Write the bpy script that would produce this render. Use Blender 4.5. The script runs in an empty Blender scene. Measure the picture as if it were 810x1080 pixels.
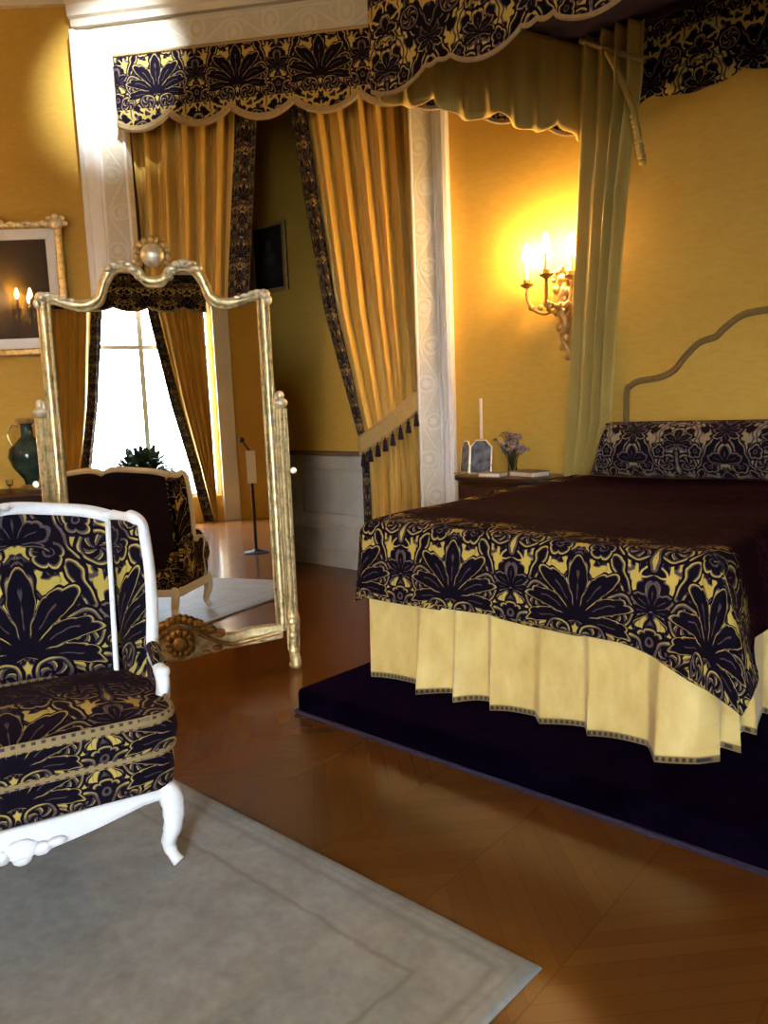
import bpy, math, random
from mathutils import Vector, Matrix
random.seed(7)
PI = math.pi
C = bpy.context.scene.collection
sin, cos = math.sin, math.cos

# ------------------------------------------------------------------ node helpers
class X:
    """A socket (or number) of a node tree with arithmetic."""
    def __init__(s, nt, v): s.nt, s.v = nt, v
    def m(s, op, *a, clamp=False):
        n = s.nt.nodes.new('ShaderNodeMath'); n.operation = op; n.use_clamp = clamp
        for i, q in enumerate((s,) + a):
            q = q.v if isinstance(q, X) else q
            if isinstance(q, (int, float)): n.inputs[i].default_value = q
            else: s.nt.links.new(q, n.inputs[i])
        return X(s.nt, n.outputs[0])
    def __add__(s, o): return s.m('ADD', o)
    __radd__ = __add__
    def __mul__(s, o): return s.m('MULTIPLY', o)
    __rmul__ = __mul__
    def __sub__(s, o): return s.m('SUBTRACT', o)
    def __rsub__(s, o): return X(s.nt, o).m('SUBTRACT', s)
    def __truediv__(s, o): return s.m('DIVIDE', o)
    def __neg__(s): return s * -1.0
    def abs(s): return s.m('ABSOLUTE')
    def sqrt(s): return s.m('SQRT')
    def sin(s): return s.m('SINE')
    def cos(s): return s.m('COSINE')
    def pow(s, p): return s.m('POWER', p)
    def frac(s): return s.m('FRACT')
    def floor(s): return s.m('FLOOR')
    def mn(s, o): return s.m('MINIMUM', o)
    def mx(s, o): return s.m('MAXIMUM', o)
    def lt(s, o): return s.m('LESS_THAN', o)
    def gt(s, o): return s.m('GREATER_THAN', o)
    def inside(s, w=0.006):      # 1 where s < 0, soft over w
        return (s * (-1.0 / w) + 0.5).m('ADD', 0.0, clamp=True)
def over(base, mask, val): return base + (X(base.nt, val) - base) * mask if not isinstance(val, X) else base + (val - base) * mask

def newmat(name):
    m = bpy.data.materials.new(name); m.use_nodes = True
    nt = m.node_tree; nt.nodes.clear()
    o = nt.nodes.new('ShaderNodeOutputMaterial'); b = nt.nodes.new('ShaderNodeBsdfPrincipled')
    nt.links.new(b.outputs[0], o.inputs[0])
    return m, nt, b
def setp(b, **k):
    for n, v in k.items():
        n = n.replace('_', ' ')
        if n in b.inputs:
            b.inputs[n].default_value = (tuple(v) + (1,) if isinstance(v, (tuple, list)) and len(v) == 3 else v)
def texco(nt, out='UV'):
    return nt.nodes.new('ShaderNodeTexCoord').outputs[out]
def sepxyz(nt, vec):
    s = nt.nodes.new('ShaderNodeSeparateXYZ'); nt.links.new(vec, s.inputs[0])
    return X(nt, s.outputs[0]), X(nt, s.outputs[1]), X(nt, s.outputs[2])
def comb(nt, *a):
    c = nt.nodes.new('ShaderNodeCombineXYZ')
    for i, q in enumerate(a):
        q = q.v if isinstance(q, X) else q
        if isinstance(q, (int, float)): c.inputs[i].default_value = q
        else: nt.links.new(q, c.inputs[i])
    return c.outputs[0]
def noise(nt, vec, scale, detail=2, rough=.5, dist=0.0):
    n = nt.nodes.new('ShaderNodeTexNoise'); nt.links.new(vec, n.inputs['Vector'])
    n.inputs['Scale'].default_value = scale; n.inputs['Detail'].default_value = detail
    n.inputs['Roughness'].default_value = rough; n.inputs['Distortion'].default_value = dist
    return X(nt, n.outputs[0])
def ramp(nt, fac, stops, interp='LINEAR'):
    r = nt.nodes.new('ShaderNodeValToRGB'); r.color_ramp.interpolation = interp
    e = r.color_ramp.elements
    while len(e) < len(stops): e.new(.5)
    for k, (p, c) in zip(e, stops): k.position = p; k.color = tuple(c) + (1,)
    nt.links.new(fac.v if isinstance(fac, X) else fac, r.inputs[0])
    return r.outputs[0]
def bump(nt, b, h, strength=.3, dist=.01):
    n = nt.nodes.new('ShaderNodeBump'); n.inputs['Strength'].default_value = strength
    n.inputs['Distance'].default_value = dist
    nt.links.new(h.v if isinstance(h, X) else h, n.inputs['Height']); nt.links.new(n.outputs[0], b.inputs['Normal'])
def simple(name, col, rough=.5, metal=0.0, var=.12, scale=6, bmp=0, **k):
    m, nt, b = newmat(name)
    v = texco(nt, 'Object'); n = noise(nt, v, scale, 3)
    lo = tuple(c * (1 - var) for c in col); hi = tuple(min(1, c * (1 + var)) for c in col)
    nt.links.new(ramp(nt, n, [(.3, lo), (.7, hi)]), b.inputs['Base Color'])
    setp(b, Roughness=rough, Metallic=metal, **k)
    if bmp: bump(nt, b, noise(nt, v, scale * 6, 3), bmp)
    return m

# ------------------------------------------------------------------ damask group
def damask_group():
    g = bpy.data.node_groups.new('damask', 'ShaderNodeTree')
    g.interface.new_socket('Vector', in_out='INPUT', socket_type='NodeSocketVector')
    g.interface.new_socket('Value', in_out='OUTPUT', socket_type='NodeSocketFloat')
    gi = g.nodes.new('NodeGroupInput'); go = g.nodes.new('NodeGroupOutput')
    vec = gi.outputs[0]
    u, v, _ = sepxyz(g, vec)
    PY = 1.5
    x = (u - (u + .5).floor()).abs()              # mirrored, 0 .. .5
    y = ((v / PY) - (v / PY).floor()) * PY        # 0 .. 1.5
    # organic warp that respects the mirror
    w1 = noise(g, comb(g, x, y, 0.0), 9, 1) - .5; w2 = noise(g, comb(g, x, y, 3.3), 9, 1) - .5
    xw = x + w1 * .045; yw = y + w2 * .045
    def polar(cx, cy):
        dx = xw - cx; dy = yw - cy
        r = (dx * dx + dy * dy).sqrt()
        th = X(g, dx.v).m('ARCTAN2', dy)
        return dx, dy, r, th
    val = X(g, u.v) * 0.0 + 1.0
    # small acanthus clutter : mirrored voronoi leaves parted by yellow lines
    def cells(scale, wx, off):
        vo = g.nodes.new('ShaderNodeTexVoronoi'); vo.feature = 'DISTANCE_TO_EDGE'; vo.inputs['Scale'].default_value = scale
        g.links.new(comb(g, xw + w2 * wx, yw * .8 + w1 * wx, off), vo.inputs['Vector'])
        return X(g, vo.outputs['Distance'])
    low = noise(g, comb(g, x, y, 7.7), 4.5, 2)
    e1 = cells(9.0, .16, 0.0)
    gap = (low - .31) * .50
    val = over(val, (gap - e1).inside(.03), .50)
    val = over(val, (gap + .05 - e1).inside(.03), .02)
    e2 = cells(23.0, .10, 1.0)
    val = over(val, (e2 - .10).inside(.05) * (e1 - gap - .10).gt(0.0) * low.gt(.5), .46)
    line = ((low - .36) * 5).m('ADD', 0.0, clamp=True) * .48 + .50
    def put(val, sdf, c=.02, edge=.008, ec=.5, gap=.011):
        val = over(val, (sdf - edge - gap - .016).inside(), .02)
        val = over(val, (sdf - edge - gap).inside(), line)      # thin outline, yellow to mauve
        val = over(val, (sdf - edge).inside(), ec)
        return over(val, sdf.inside(), c)
    def fan(val, cx, cy, R, n, spread, flip=1, base=.56, c=.02):
        dx, dy, r, th = polar(cx, cy)
        if flip < 0: th = X(g, dx.v).m('ARCTAN2', -dy)
        q = r / R; th = th.abs(); th = th - q * q * (th * 1.1).mn(1.0) * .27
        ph = (th * (n / PI) + .5).frac()
        tip = 1.0 - (ph * 2 - 1).abs().pow(1.9)
        rad = (tip * (1 - base) + base) * R * (1.0 - th.abs() * .13) + (th * (n * 3) + r * (16 / R * .5)).sin().abs() * (R * .095)
        sdf = ((r - rad) * .75).mx((th.abs() - spread) * .25)
        val = put(val, sdf, c)
        sep = ((ph - .5).abs() * -1.0 + .455).mx(r * -1 + R * .24).mx(r - rad * .97)
        val = over(val, sep.inside(.03), line)
        vein = (((ph - .5).abs() - .035).mx(r * -1 + R * .34).mx(r - rad * .80))
        return over(val, vein.inside(.02), .46)
    def seg(val, ax, ay, bx, by, w, c=.02, **k):
        dx, dy = bx - ax, by - ay; L = dx * dx + dy * dy
        px = xw - ax; py = yw - ay
        t = ((px * dx + py * dy) / L).m('ADD', 0.0, clamp=True)
        qx = px - t * dx; qy = py - t * dy
        return put(val, (qx * qx + qy * qy).sqrt() - w - (t * (26 * L ** .5 * 2)).sin() * (w * .28), c, **k)
    def scroll(val, cx, cy, R, arms=6, sgn=1):
        dx, dy, r, th = polar(cx, cy)
        val = put(val, r - R, .04)
        f = ((th * (sgn * arms / (2 * PI)) + (r / R) * 1.1)).frac()
        m = (f.gt(.55)) * (r - R * .92).inside() * r.gt(R * .18)
        val = over(val, m, .50)
        m = (f.gt(.86)) * (r - R * .92).inside() * r.gt(R * .45)
        return over(val, m, .9)
    def rosette(val, cx, cy, R, n=5):
        dx, dy, r, th = polar(cx, cy)
        val = put(val, r - R * ((th * (n / 2)).cos().abs().pow(.5) * .35 + .65), .02)
        val = over(val, (r - R * .42).inside(), .5)
        return over(val, (r - R * .22).inside(), .03)
    def ring(val, cx, cy, R, w):
        dx, dy, r, th = polar(cx, cy)
        teeth = (th * 13).cos() * .011
        s = (r - R).abs() - w - teeth
        val = over(val, (s - .016).inside(), .48)
        val = over(val, s.inside(), 1.0)
        return over(val, ((r - R).abs() - w * .30).inside(), .48)
    # column of vases (x = .5)
    val = ring(val, .5, 1.00, .205, .026)
    val = fan(val, .5, .90, .165, 4.5, 1.7)
    val = scroll(val, .395, .70, .080, 6, -1)
    val = fan(val, .5, 1.22, .13, 3.5, 1.9)
    val = seg(val, .5, .56, .5, .80, .010, 1.0, edge=.010, ec=.5, gap=.003)
    val = rosette(val, .5, .12, .075, 6)
    val = scroll(val, .375, .06, .072, 5, 1)
    val = fan(val, .5, .30, .15, 4.5, 2.0)
    # column of palmettes (x = 0)
    val = seg(val, .02, 1.10, .26, .60, .030)
    val = seg(val, .26, .60, .33, .40, .020)
    val = seg(val, .02, 1.08, .14, 1.28, .032)
    val = scroll(val, .22, 1.27, .078, 6, 1)
    val = fan(val, 0.0, 1.06, .14, 4.5, 2.2, flip=-1)
    val = rosette(val, .150, .66, .066, 5)
    val = rosette(val, .305, .83, .055, 5)
    val = fan(val, 0.0, .70, .17, 3.5, 1.5)
    val = scroll(val, .285, .27, .085, 6, -1)
    val = fan(val, 0.0, .16, .40, 6.5, 1.75, base=.46)
    val = scroll(val, .12, .07, .070, 5, 1)
    g.links.new(val.v, go.inputs[0])
    return g
DG = damask_group()
DARK = (.0055, .0038, .0085); MID = (.085, .062, .062); YEL = (.50, .37, .075)
def damask(name, per=.58, off=(0, 0), dark=DARK, mid=MID, yel=YEL, topshade=None, rough=.75, sheen=.12, tint=(.4, .2, .25), rot=False):
    m, nt, b = newmat(name)
    uv = texco(nt, 'UV'); u, v, _ = sepxyz(nt, uv)
    if rot: u, v = v, u
    gn = nt.nodes.new('ShaderNodeGroup'); gn.node_tree = DG
    nt.links.new(comb(nt, u / per + off[0], v / per + off[1], 0.0), gn.inputs[0])
    val = X(nt, gn.outputs[0])
    fine = noise(nt, uv, 900 if False else 260, 1)
    val = (val + (fine - .5) * .14)
    col = ramp(nt, val, [(0.0, dark), (.25, dark), (.5, mid), (.68, mid), (1.0, yel)])
    if topshade:                                   # shade and grazing-angle pile darkness painted in as a maroon tone
        t = topshade(nt, u, v)
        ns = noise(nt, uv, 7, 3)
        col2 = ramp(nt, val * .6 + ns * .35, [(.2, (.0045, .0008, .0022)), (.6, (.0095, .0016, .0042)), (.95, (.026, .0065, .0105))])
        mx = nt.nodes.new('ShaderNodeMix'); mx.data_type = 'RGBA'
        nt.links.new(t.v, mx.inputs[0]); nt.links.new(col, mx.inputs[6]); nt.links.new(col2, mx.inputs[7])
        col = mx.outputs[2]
    nt.links.new(col, b.inputs['Base Color'])
    setp(b, Roughness=rough, Sheen_Weight=sheen, Sheen_Tint=tint, Sheen_Roughness=.45, Specular_IOR_Level=.03)
    bump(nt, b, noise(nt, uv, 120, 2), .25, .004)
    return m

# ------------------------------------------------------------------ materials
def mat_gold_silk(name, a, c, sheen=.2, rough=.62):
    m, nt, b = newmat(name)
    v = texco(nt, 'Object'); x, y, z = sepxyz(nt, v)
    n = noise(nt, comb(nt, (x + y) * 1.0, (x - y) * 1.0, z * 5), 9, 4, .6)
    n2 = noise(nt, v, 1.3, 2)
    nt.links.new(ramp(nt, n * .6 + n2 * .4, [(.3, a), (.72, c)]), b.inputs['Base Color'])
    wv = noise(nt, comb(nt, (x + y) * 3, (x - y) * 3, z * 40), 16, 2)
    bump(nt, b, wv, .12, .003)
    setp(b, Roughness=rough, Sheen_Weight=sheen, Sheen_Tint=(1, .85, .5), Specular_IOR_Level=.3)
    return m
def mat_drape(name, a, c, rough=.5):
    m, nt, b = newmat(name)
    uv = texco(nt, 'UV'); x, y, _ = sepxyz(nt, uv)
    n = noise(nt, comb(nt, x * 14, y * .5, 0.0), 1.6, 3)
    n2 = noise(nt, uv, 3.0, 3)
    nt.links.new(ramp(nt, n * .5 + n2 * .5, [(.3, a), (.7, c)]), b.inputs['Base Color'])
    setp(b, Roughness=rough, Sheen_Weight=.25, Sheen_Tint=(1, .85, .5), Specular_IOR_Level=.35)
    bump(nt, b, noise(nt, comb(nt, x * 60, y * 300, 0.0), 4, 1), .06, .002)
    return m
def mat_skirt():
    m, nt, b = newmat('yellow satin')
    uv = texco(nt, 'UV'); x, y, _ = sepxyz(nt, uv)
    n = noise(nt, comb(nt, x * 5, y * 2.5, 0.0), 2.2, 4, .6)
    col = X(nt, 0)
    base = ramp(nt, n, [(.3, (.64, .43, .12)), (.7, (.80, .60, .22))])
    # woven braid along the hem: gold band with dark dots
    band = y.lt(.026); dots = (((x / .022).frac() - .5).abs() - .27).inside(.08) * ((y - .013).abs() - .0075).inside(.004)
    mx = nt.nodes.new('ShaderNodeMix'); mx.data_type = 'RGBA'
    nt.links.new(band.v, mx.inputs[0]); nt.links.new(base, mx.inputs[6]); mx.inputs[7].default_value = (.30, .20, .06, 1)
    m2 = nt.nodes.new('ShaderNodeMix'); m2.data_type = 'RGBA'
    nt.links.new(dots.v, m2.inputs[0]); nt.links.new(mx.outputs[2], m2.inputs[6]); m2.inputs[7].default_value = (.03, .02, .03, 1)
    nt.links.new(m2.outputs[2], b.inputs['Base Color'])
    setp(b, Roughness=.42, Sheen_Weight=.15, Specular_IOR_Level=.4)
    return m
def mat_floor():
    m, nt, b = newmat('chevron parquet')
    v = texco(nt, 'Object'); x, y, _ = sepxyz(nt, v)
    W_, PL = .46, .085
    ca, sa = cos(math.radians(40)), sin(math.radians(40))
    p = x * ca - y * sa; q = x * sa + y * ca
    colm = (p / W_).floor(); tri = ((p / (2 * W_)).frac() * 2 - 1).abs() * (W_ * 1.0)
    s = (q + tri) / PL
    idx = s.floor()
    wn = nt.nodes.new('ShaderNodeTexWhiteNoise'); wn.noise_dimensions = '2D'
    nt.links.new(comb(nt, idx, colm, 0.0), wn.inputs['Vector'])
    rnd = X(nt, wn.outputs[0])
    grain = noise(nt, comb(nt, p * 3 + rnd * 30, q * 22, 0.0), 6, 4, .6)
    c = ramp(nt, rnd * .55 + grain * .45, [(.15, (.132, .043, .009)), (.5, (.150, .050, .010)), (.9, (.168, .059, .012))])
    gr = (s.frac() - .5).abs().gt(.478).mx(((p / W_).frac() - .5).abs().gt(.494))
    mx = nt.nodes.new('ShaderNodeMix'); mx.data_type = 'RGBA'
    nt.links.new((gr * .30).v, mx.inputs[0]); nt.links.new(c, mx.inputs[6]); mx.inputs[7].default_value = (.03, .012, .005, 1)
    nt.links.new(mx.outputs[2], b.inputs['Base Color'])
    rr = noise(nt, v, 3, 3) * .12 + .16
    nt.links.new(rr.v, b.inputs['Roughness'])
    setp(b, Specular_IOR_Level=.5, Coat_Weight=.25, Coat_Roughness=.12)
    bump(nt, b, gr * -1.0, .12, .002)
    return m
RUG_L, RUG_W = 3.3, 3.2
def mat_rug():
    m, nt, b = newmat('grey green wool')
    uv = texco(nt, 'UV'); x, y, _ = sepxyz(nt, uv)
    e = x.mn(x * -1 + RUG_L).mn(y.mn(y * -1 + RUG_W))          # distance to the nearest edge
    n = noise(nt, uv, 5, 5, .65); n2 = noise(nt, uv, 26, 3)
    mot = noise(nt, uv, 2.4, 3, .6, 1.5)
    base = ramp(nt, n * .45 + n2 * .2 + mot * .35, [(.36, (.17, .165, .14)), (.5, (.265, .265, .235)), (.64, (.36, .365, .335))])
    wob = (noise(nt, uv, 14, 2) - .5) * .03
    l1 = ((e - .245 + wob).abs() - .008).inside(.012); l2 = ((e - .085 + wob).abs() - .012).inside(.02)
    l3 = ((e - .045).abs() - .004).inside(.01)
    scr = ((((x - y) * 9).sin() * .5 + ((x + y) * 13).sin() * .5 + (e - .165) * 9).abs() - .25).inside(.15) * ((e - .165).abs() - .06).inside(.02)
    f = l1 * .6 + l2 * .55 + l3 * .35 + scr * .12
    mx = nt.nodes.new('ShaderNodeMix'); mx.data_type = 'RGBA'
    nt.links.new(f.m('ADD', 0.0, clamp=True).v, mx.inputs[0]); nt.links.new(base, mx.inputs[6]); mx.inputs[7].default_value = (.13, .115, .08, 1)
    nt.links.new(mx.outputs[2], b.inputs['Base Color'])
    setp(b, Roughness=.48, Sheen_Weight=.3, Specular_IOR_Level=.6)
    bump(nt, b, n2 - f * .6, .35, .006)
    return m
def mat_ornament():
    """ivory board with a running scroll in low relief (UV: x across 0..1, y metres along)"""
    m, nt, b = newmat('ivory scroll relief')
    uv = texco(nt, 'UV'); x, y, _ = sepxyz(nt, uv)
    t = (y / .30); f = t.frac(); up = (t.floor() / 2).frac().gt(.25) * 2 - 1
    cx = up * .13 + .5
    dx = (x - cx) * .19; dy = (f - .5) * .30
    r = (dx * dx + dy * dy).sqrt(); th = X(nt, dx.v).m('ARCTAN2', dy)
    ringd = ((r - .062).abs() - .010).inside(.006)
    ros = (r - .034 * ((th * 3).cos().abs() * .4 + .6)).inside(.008)
    wave = ((x - .5 - (y * (PI / .30)).sin() * .30).abs() * .19 - .009).inside(.006)
    edge = ((x - .5).abs() - .42).abs().lt(.022)
    leaf = (noise(nt, comb(nt, x * 4, y * 18, 0.0), 1.6, 2, .5, 1.0) - .56) * -1.0
    h = ringd.mx(ros).mx(wave).mx(edge).mx(leaf.inside(.04) * .55)
    nt.links.new(ramp(nt, h, [(0, (.60, .55, .43)), (1, (.68, .645, .54))]), b.inputs['Base Color'])
    setp(b, Roughness=.5); bump(nt, b, h, .35, .010)
    return m
def mat_gilt(name='gilt', col=(.80, .62, .26), rough=.32):
    m, nt, b = newmat(name)
    v = texco(nt, 'Object'); n = noise(nt, v, 24, 4, .6)
    nt.links.new(ramp(nt, n, [(.3, tuple(c * .55 for c in col)), (.5, col), (.75, tuple(min(1, c * 1.25) for c in col))]), b.inputs['Base Color'])
    nt.links.new((noise(nt, v, 40, 2) * .3 + rough - .15).v, b.inputs['Roughness'])
    setp(b, Metallic=.72); bump(nt, b, noise(nt, v, 60, 3), .35, .006)
    return m
def mat_emit(name, col, s):
    m = bpy.data.materials.new(name); m.use_nodes = True; nt = m.node_tree; nt.nodes.clear()
    o = nt.nodes.new('ShaderNodeOutputMaterial'); e = nt.nodes.new('ShaderNodeEmission')
    e.inputs[0].default_value = tuple(col) + (1,); e.inputs[1].default_value = s
    nt.links.new(e.outputs[0], o.inputs[0]); return m
def mat_pane(name):
    m = bpy.data.materials.new(name); m.use_nodes = True; nt = m.node_tree; nt.nodes.clear()
    o = nt.nodes.new('ShaderNodeOutputMaterial'); t = nt.nodes.new('ShaderNodeBsdfTransparent'); gl = nt.nodes.new('ShaderNodeBsdfGlossy')
    gl.inputs['Roughness'].default_value = .02; mx = nt.nodes.new('ShaderNodeMixShader'); mx.inputs[0].default_value = .07
    nt.links.new(t.outputs[0], mx.inputs[1]); nt.links.new(gl.outputs[0], mx.inputs[2]); nt.links.new(mx.outputs[0], o.inputs[0]); return m
def mat_picture(name, bg, glow, cx, cy, sx, sy):
    m, nt, b = newmat(name)
    uv = texco(nt, 'UV'); x, y, _ = sepxyz(nt, uv)
    n = noise(nt, uv, 5, 4, .6)
    def blob(a, c, rx, ry):
        dx = (x - a) / rx; dy = (y - c) / ry
        return ((dx * dx + dy * dy) * -1 + 1).m('MAXIMUM', 0.0)
    f = blob(cx, cy + .22, sx * .38, sy * .30) + blob(cx, cy + .02, sx * .75, sy * .45) * .55 + blob(cx, cy - .22, sx * 1.3, sy * .8) * .4
    nt.links.new(ramp(nt, f * .8 + n * .25, [(.05, bg), (.35, tuple(c * 2.2 for c in bg)), (.95, glow)]), b.inputs['Base Color'])
    setp(b, Roughness=.6, Specular_IOR_Level=.2, Coat_Weight=.8, Coat_Roughness=.015); return m

M = {}
M['wall'] = mat_gold_silk('gold silk wall', (.50, .295, .040), (.60, .37, .062))
M['drape'] = mat_drape('gold drape', (.50, .29, .045), (.64, .40, .075))
M['olive'] = mat_drape('olive gold bed drape', (.42, .29, .06), (.54, .39, .10), .6)
M['skirt'] = mat_skirt()
M['floor'] = mat_floor()
M['rug'] = mat_rug()
M['ornament'] = mat_ornament()
M['white'] = simple('white paint', (.78, .77, .74), .38, var=.04)
M['cream'] = simple('cream plaster', (.70, .65, .54), .6, var=.06, scale=2)
M['ceiling'] = simple('ceiling plaster', (.60, .56, .48), .7, var=.04, scale=2)
M['wainscot'] = simple('stone white panel', (.42, .40, .35), .5, var=.16, scale=3)
M['railwood'] = simple('brown rail paint', (.16, .10, .045), .5)
M['chairpaint'] = simple('white lacquer', (.84, .84, .83), .3, var=.03)
M['gilt'] = mat_gilt('gilt', (.80, .64, .32), .42)
M['giltbright'] = mat_gilt('pale gilt', (.92, .83, .60), .45)
M['giltdark'] = mat_gilt('antique gilt', (.55, .36, .13), .38)
M['glassmirror'] = simple('silvered glass', (.90, .92, .93), .0, 1.0, var=0.0)
M['purple'] = simple('purple plush', (.0022, .0008, .0042), .95, var=.5, scale=9, bmp=.5, Sheen_Weight=.05, Sheen_Tint=(.40, .16, .55), Sheen_Roughness=.35, Specular_IOR_Level=.0)
M['velvet'] = simple('dark aubergine velvet', (.010, .0055, .012), .85, var=.3, scale=9, Sheen_Weight=.15, Sheen_Tint=(.3, .2, .4), Specular_IOR_Level=.1)
M['wood'] = simple('dark mahogany', (.040, .012, .006), .3, var=.45, scale=12)
M['bounce_cut'] = simple('dark bounce cut', (.09, .05, .025), .5, var=.3)  # dark finish made up to cut bounce from the right and alcove walls
M['blackwood'] = simple('dark walnut', (.03, .017, .01), .35, var=.3)
def bed_topshade(nt, u, v):  # bedspread top: canopy shade and grazing darkness put into the cloth colour
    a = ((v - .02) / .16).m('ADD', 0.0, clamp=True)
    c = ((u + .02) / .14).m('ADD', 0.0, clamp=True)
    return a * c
M['dam_bed'] = damask('damask coverlet', .62, (.10, .745), topshade=bed_topshade, sheen=.02, tint=(.5, .10, .16), rough=.9)
M['dam_chair'] = damask('damask chair', .72, (-.14, .83))
M['dam_val'] = damask('damask valance', .66, (.28, .10), yel=(.40, .30, .075))
M['dam_border'] = damask('damask border', .30, (.2, 0), yel=(.30, .21, .06))
M['dam_canopy'] = damask('damask canopy', .62, (.30, .05), yel=(.46, .34, .075))
M['dam_bolster'] = damask('damask bolster', .56, (.1, .35), yel=(.25, .20, .10))
def seat_topshade(nt, u, v):  # seat top painted darker towards the back, imitating pile at a grazing angle
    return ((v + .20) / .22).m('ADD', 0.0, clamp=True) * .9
M['dam_seat'] = damask('damask seat', .62, (0, .85), topshade=seat_topshade)
def mat_braid():
    m, nt, b = newmat('tan braid')
    uv = texco(nt, 'UV'); x, y, _ = sepxyz(nt, uv)
    d = (((x / .028).frac() - .5).abs() - .22).inside(.1) * ((y.frac() * 4).frac() - .5).abs().lt(.22)
    nt.links.new(ramp(nt, d, [(0, (.27, .19, .075)), (1, (.035, .02, .025))]), b.inputs['Base Color'])
    setp(b, Roughness=.7); return m
M['braid'] = mat_braid()
M['tantrim'] = simple('tan gimp', (.30, .21, .10), .7, bmp=.3, scale=40)
M['cordbrown'] = simple('brown gold cord', (.20, .12, .03), .65, bmp=.4, scale=50)
M['goldtrim'] = simple('old gold cord', (.34, .22, .06), .6, bmp=.4, scale=50)
M['pane'] = mat_pane('clear pane')
M['bulb'] = mat_emit('lit candle bulb', (1.0, .60, .22), 760)
M['candle'] = simple('ivory candle', (.80, .70, .58), .5, var=.03)
M['porcelain'] = simple('green blue porcelain', (.022, .040, .030), .15, var=.6, scale=10)
M['blackmetal'] = simple('black metal', (.012, .012, .013), .4)
M['paper'] = simple('white board', (.80, .80, .79), .5, var=.02)
M['photo'] = simple('grey photographs', (.13, .14, .16), .18, var=.7, scale=16)
M['leaf'] = simple('dark leaves', (.02, .045, .02), .5, var=.5)
M['petal'] = simple('dusty mauve petals', (.30, .20, .19), .7, var=.5, scale=40)
M['stemgreen'] = simple('dull green stems', (.07, .08, .04), .6)
M['booktan'] = simple('tan leather', (.30, .19, .075), .5)
M['terracotta'] = simple('dark glazed pot', (.05, .05, .05), .3)
mg, ntg, bg_ = newmat('clear glass'); setp(bg_, Base_Color=(.9, .95, .95), Roughness=.03, Transmission_Weight=1.0, IOR=1.45)
nzg = noise(ntg, texco(ntg, 'Object'), 4, 1); ntg.links.new((nzg * .03 + .02).v, bg_.inputs['Roughness'])
M['glass'] = mg
M['portrait'] = mat_picture('dark portrait', (.020, .014, .012), (.24, .19, .15), .42, .42, .34, .42)
M['study'] = mat_picture('dark study', (.012, .012, .014), (.10, .09, .085), .5, .5, .4, .4)

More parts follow.
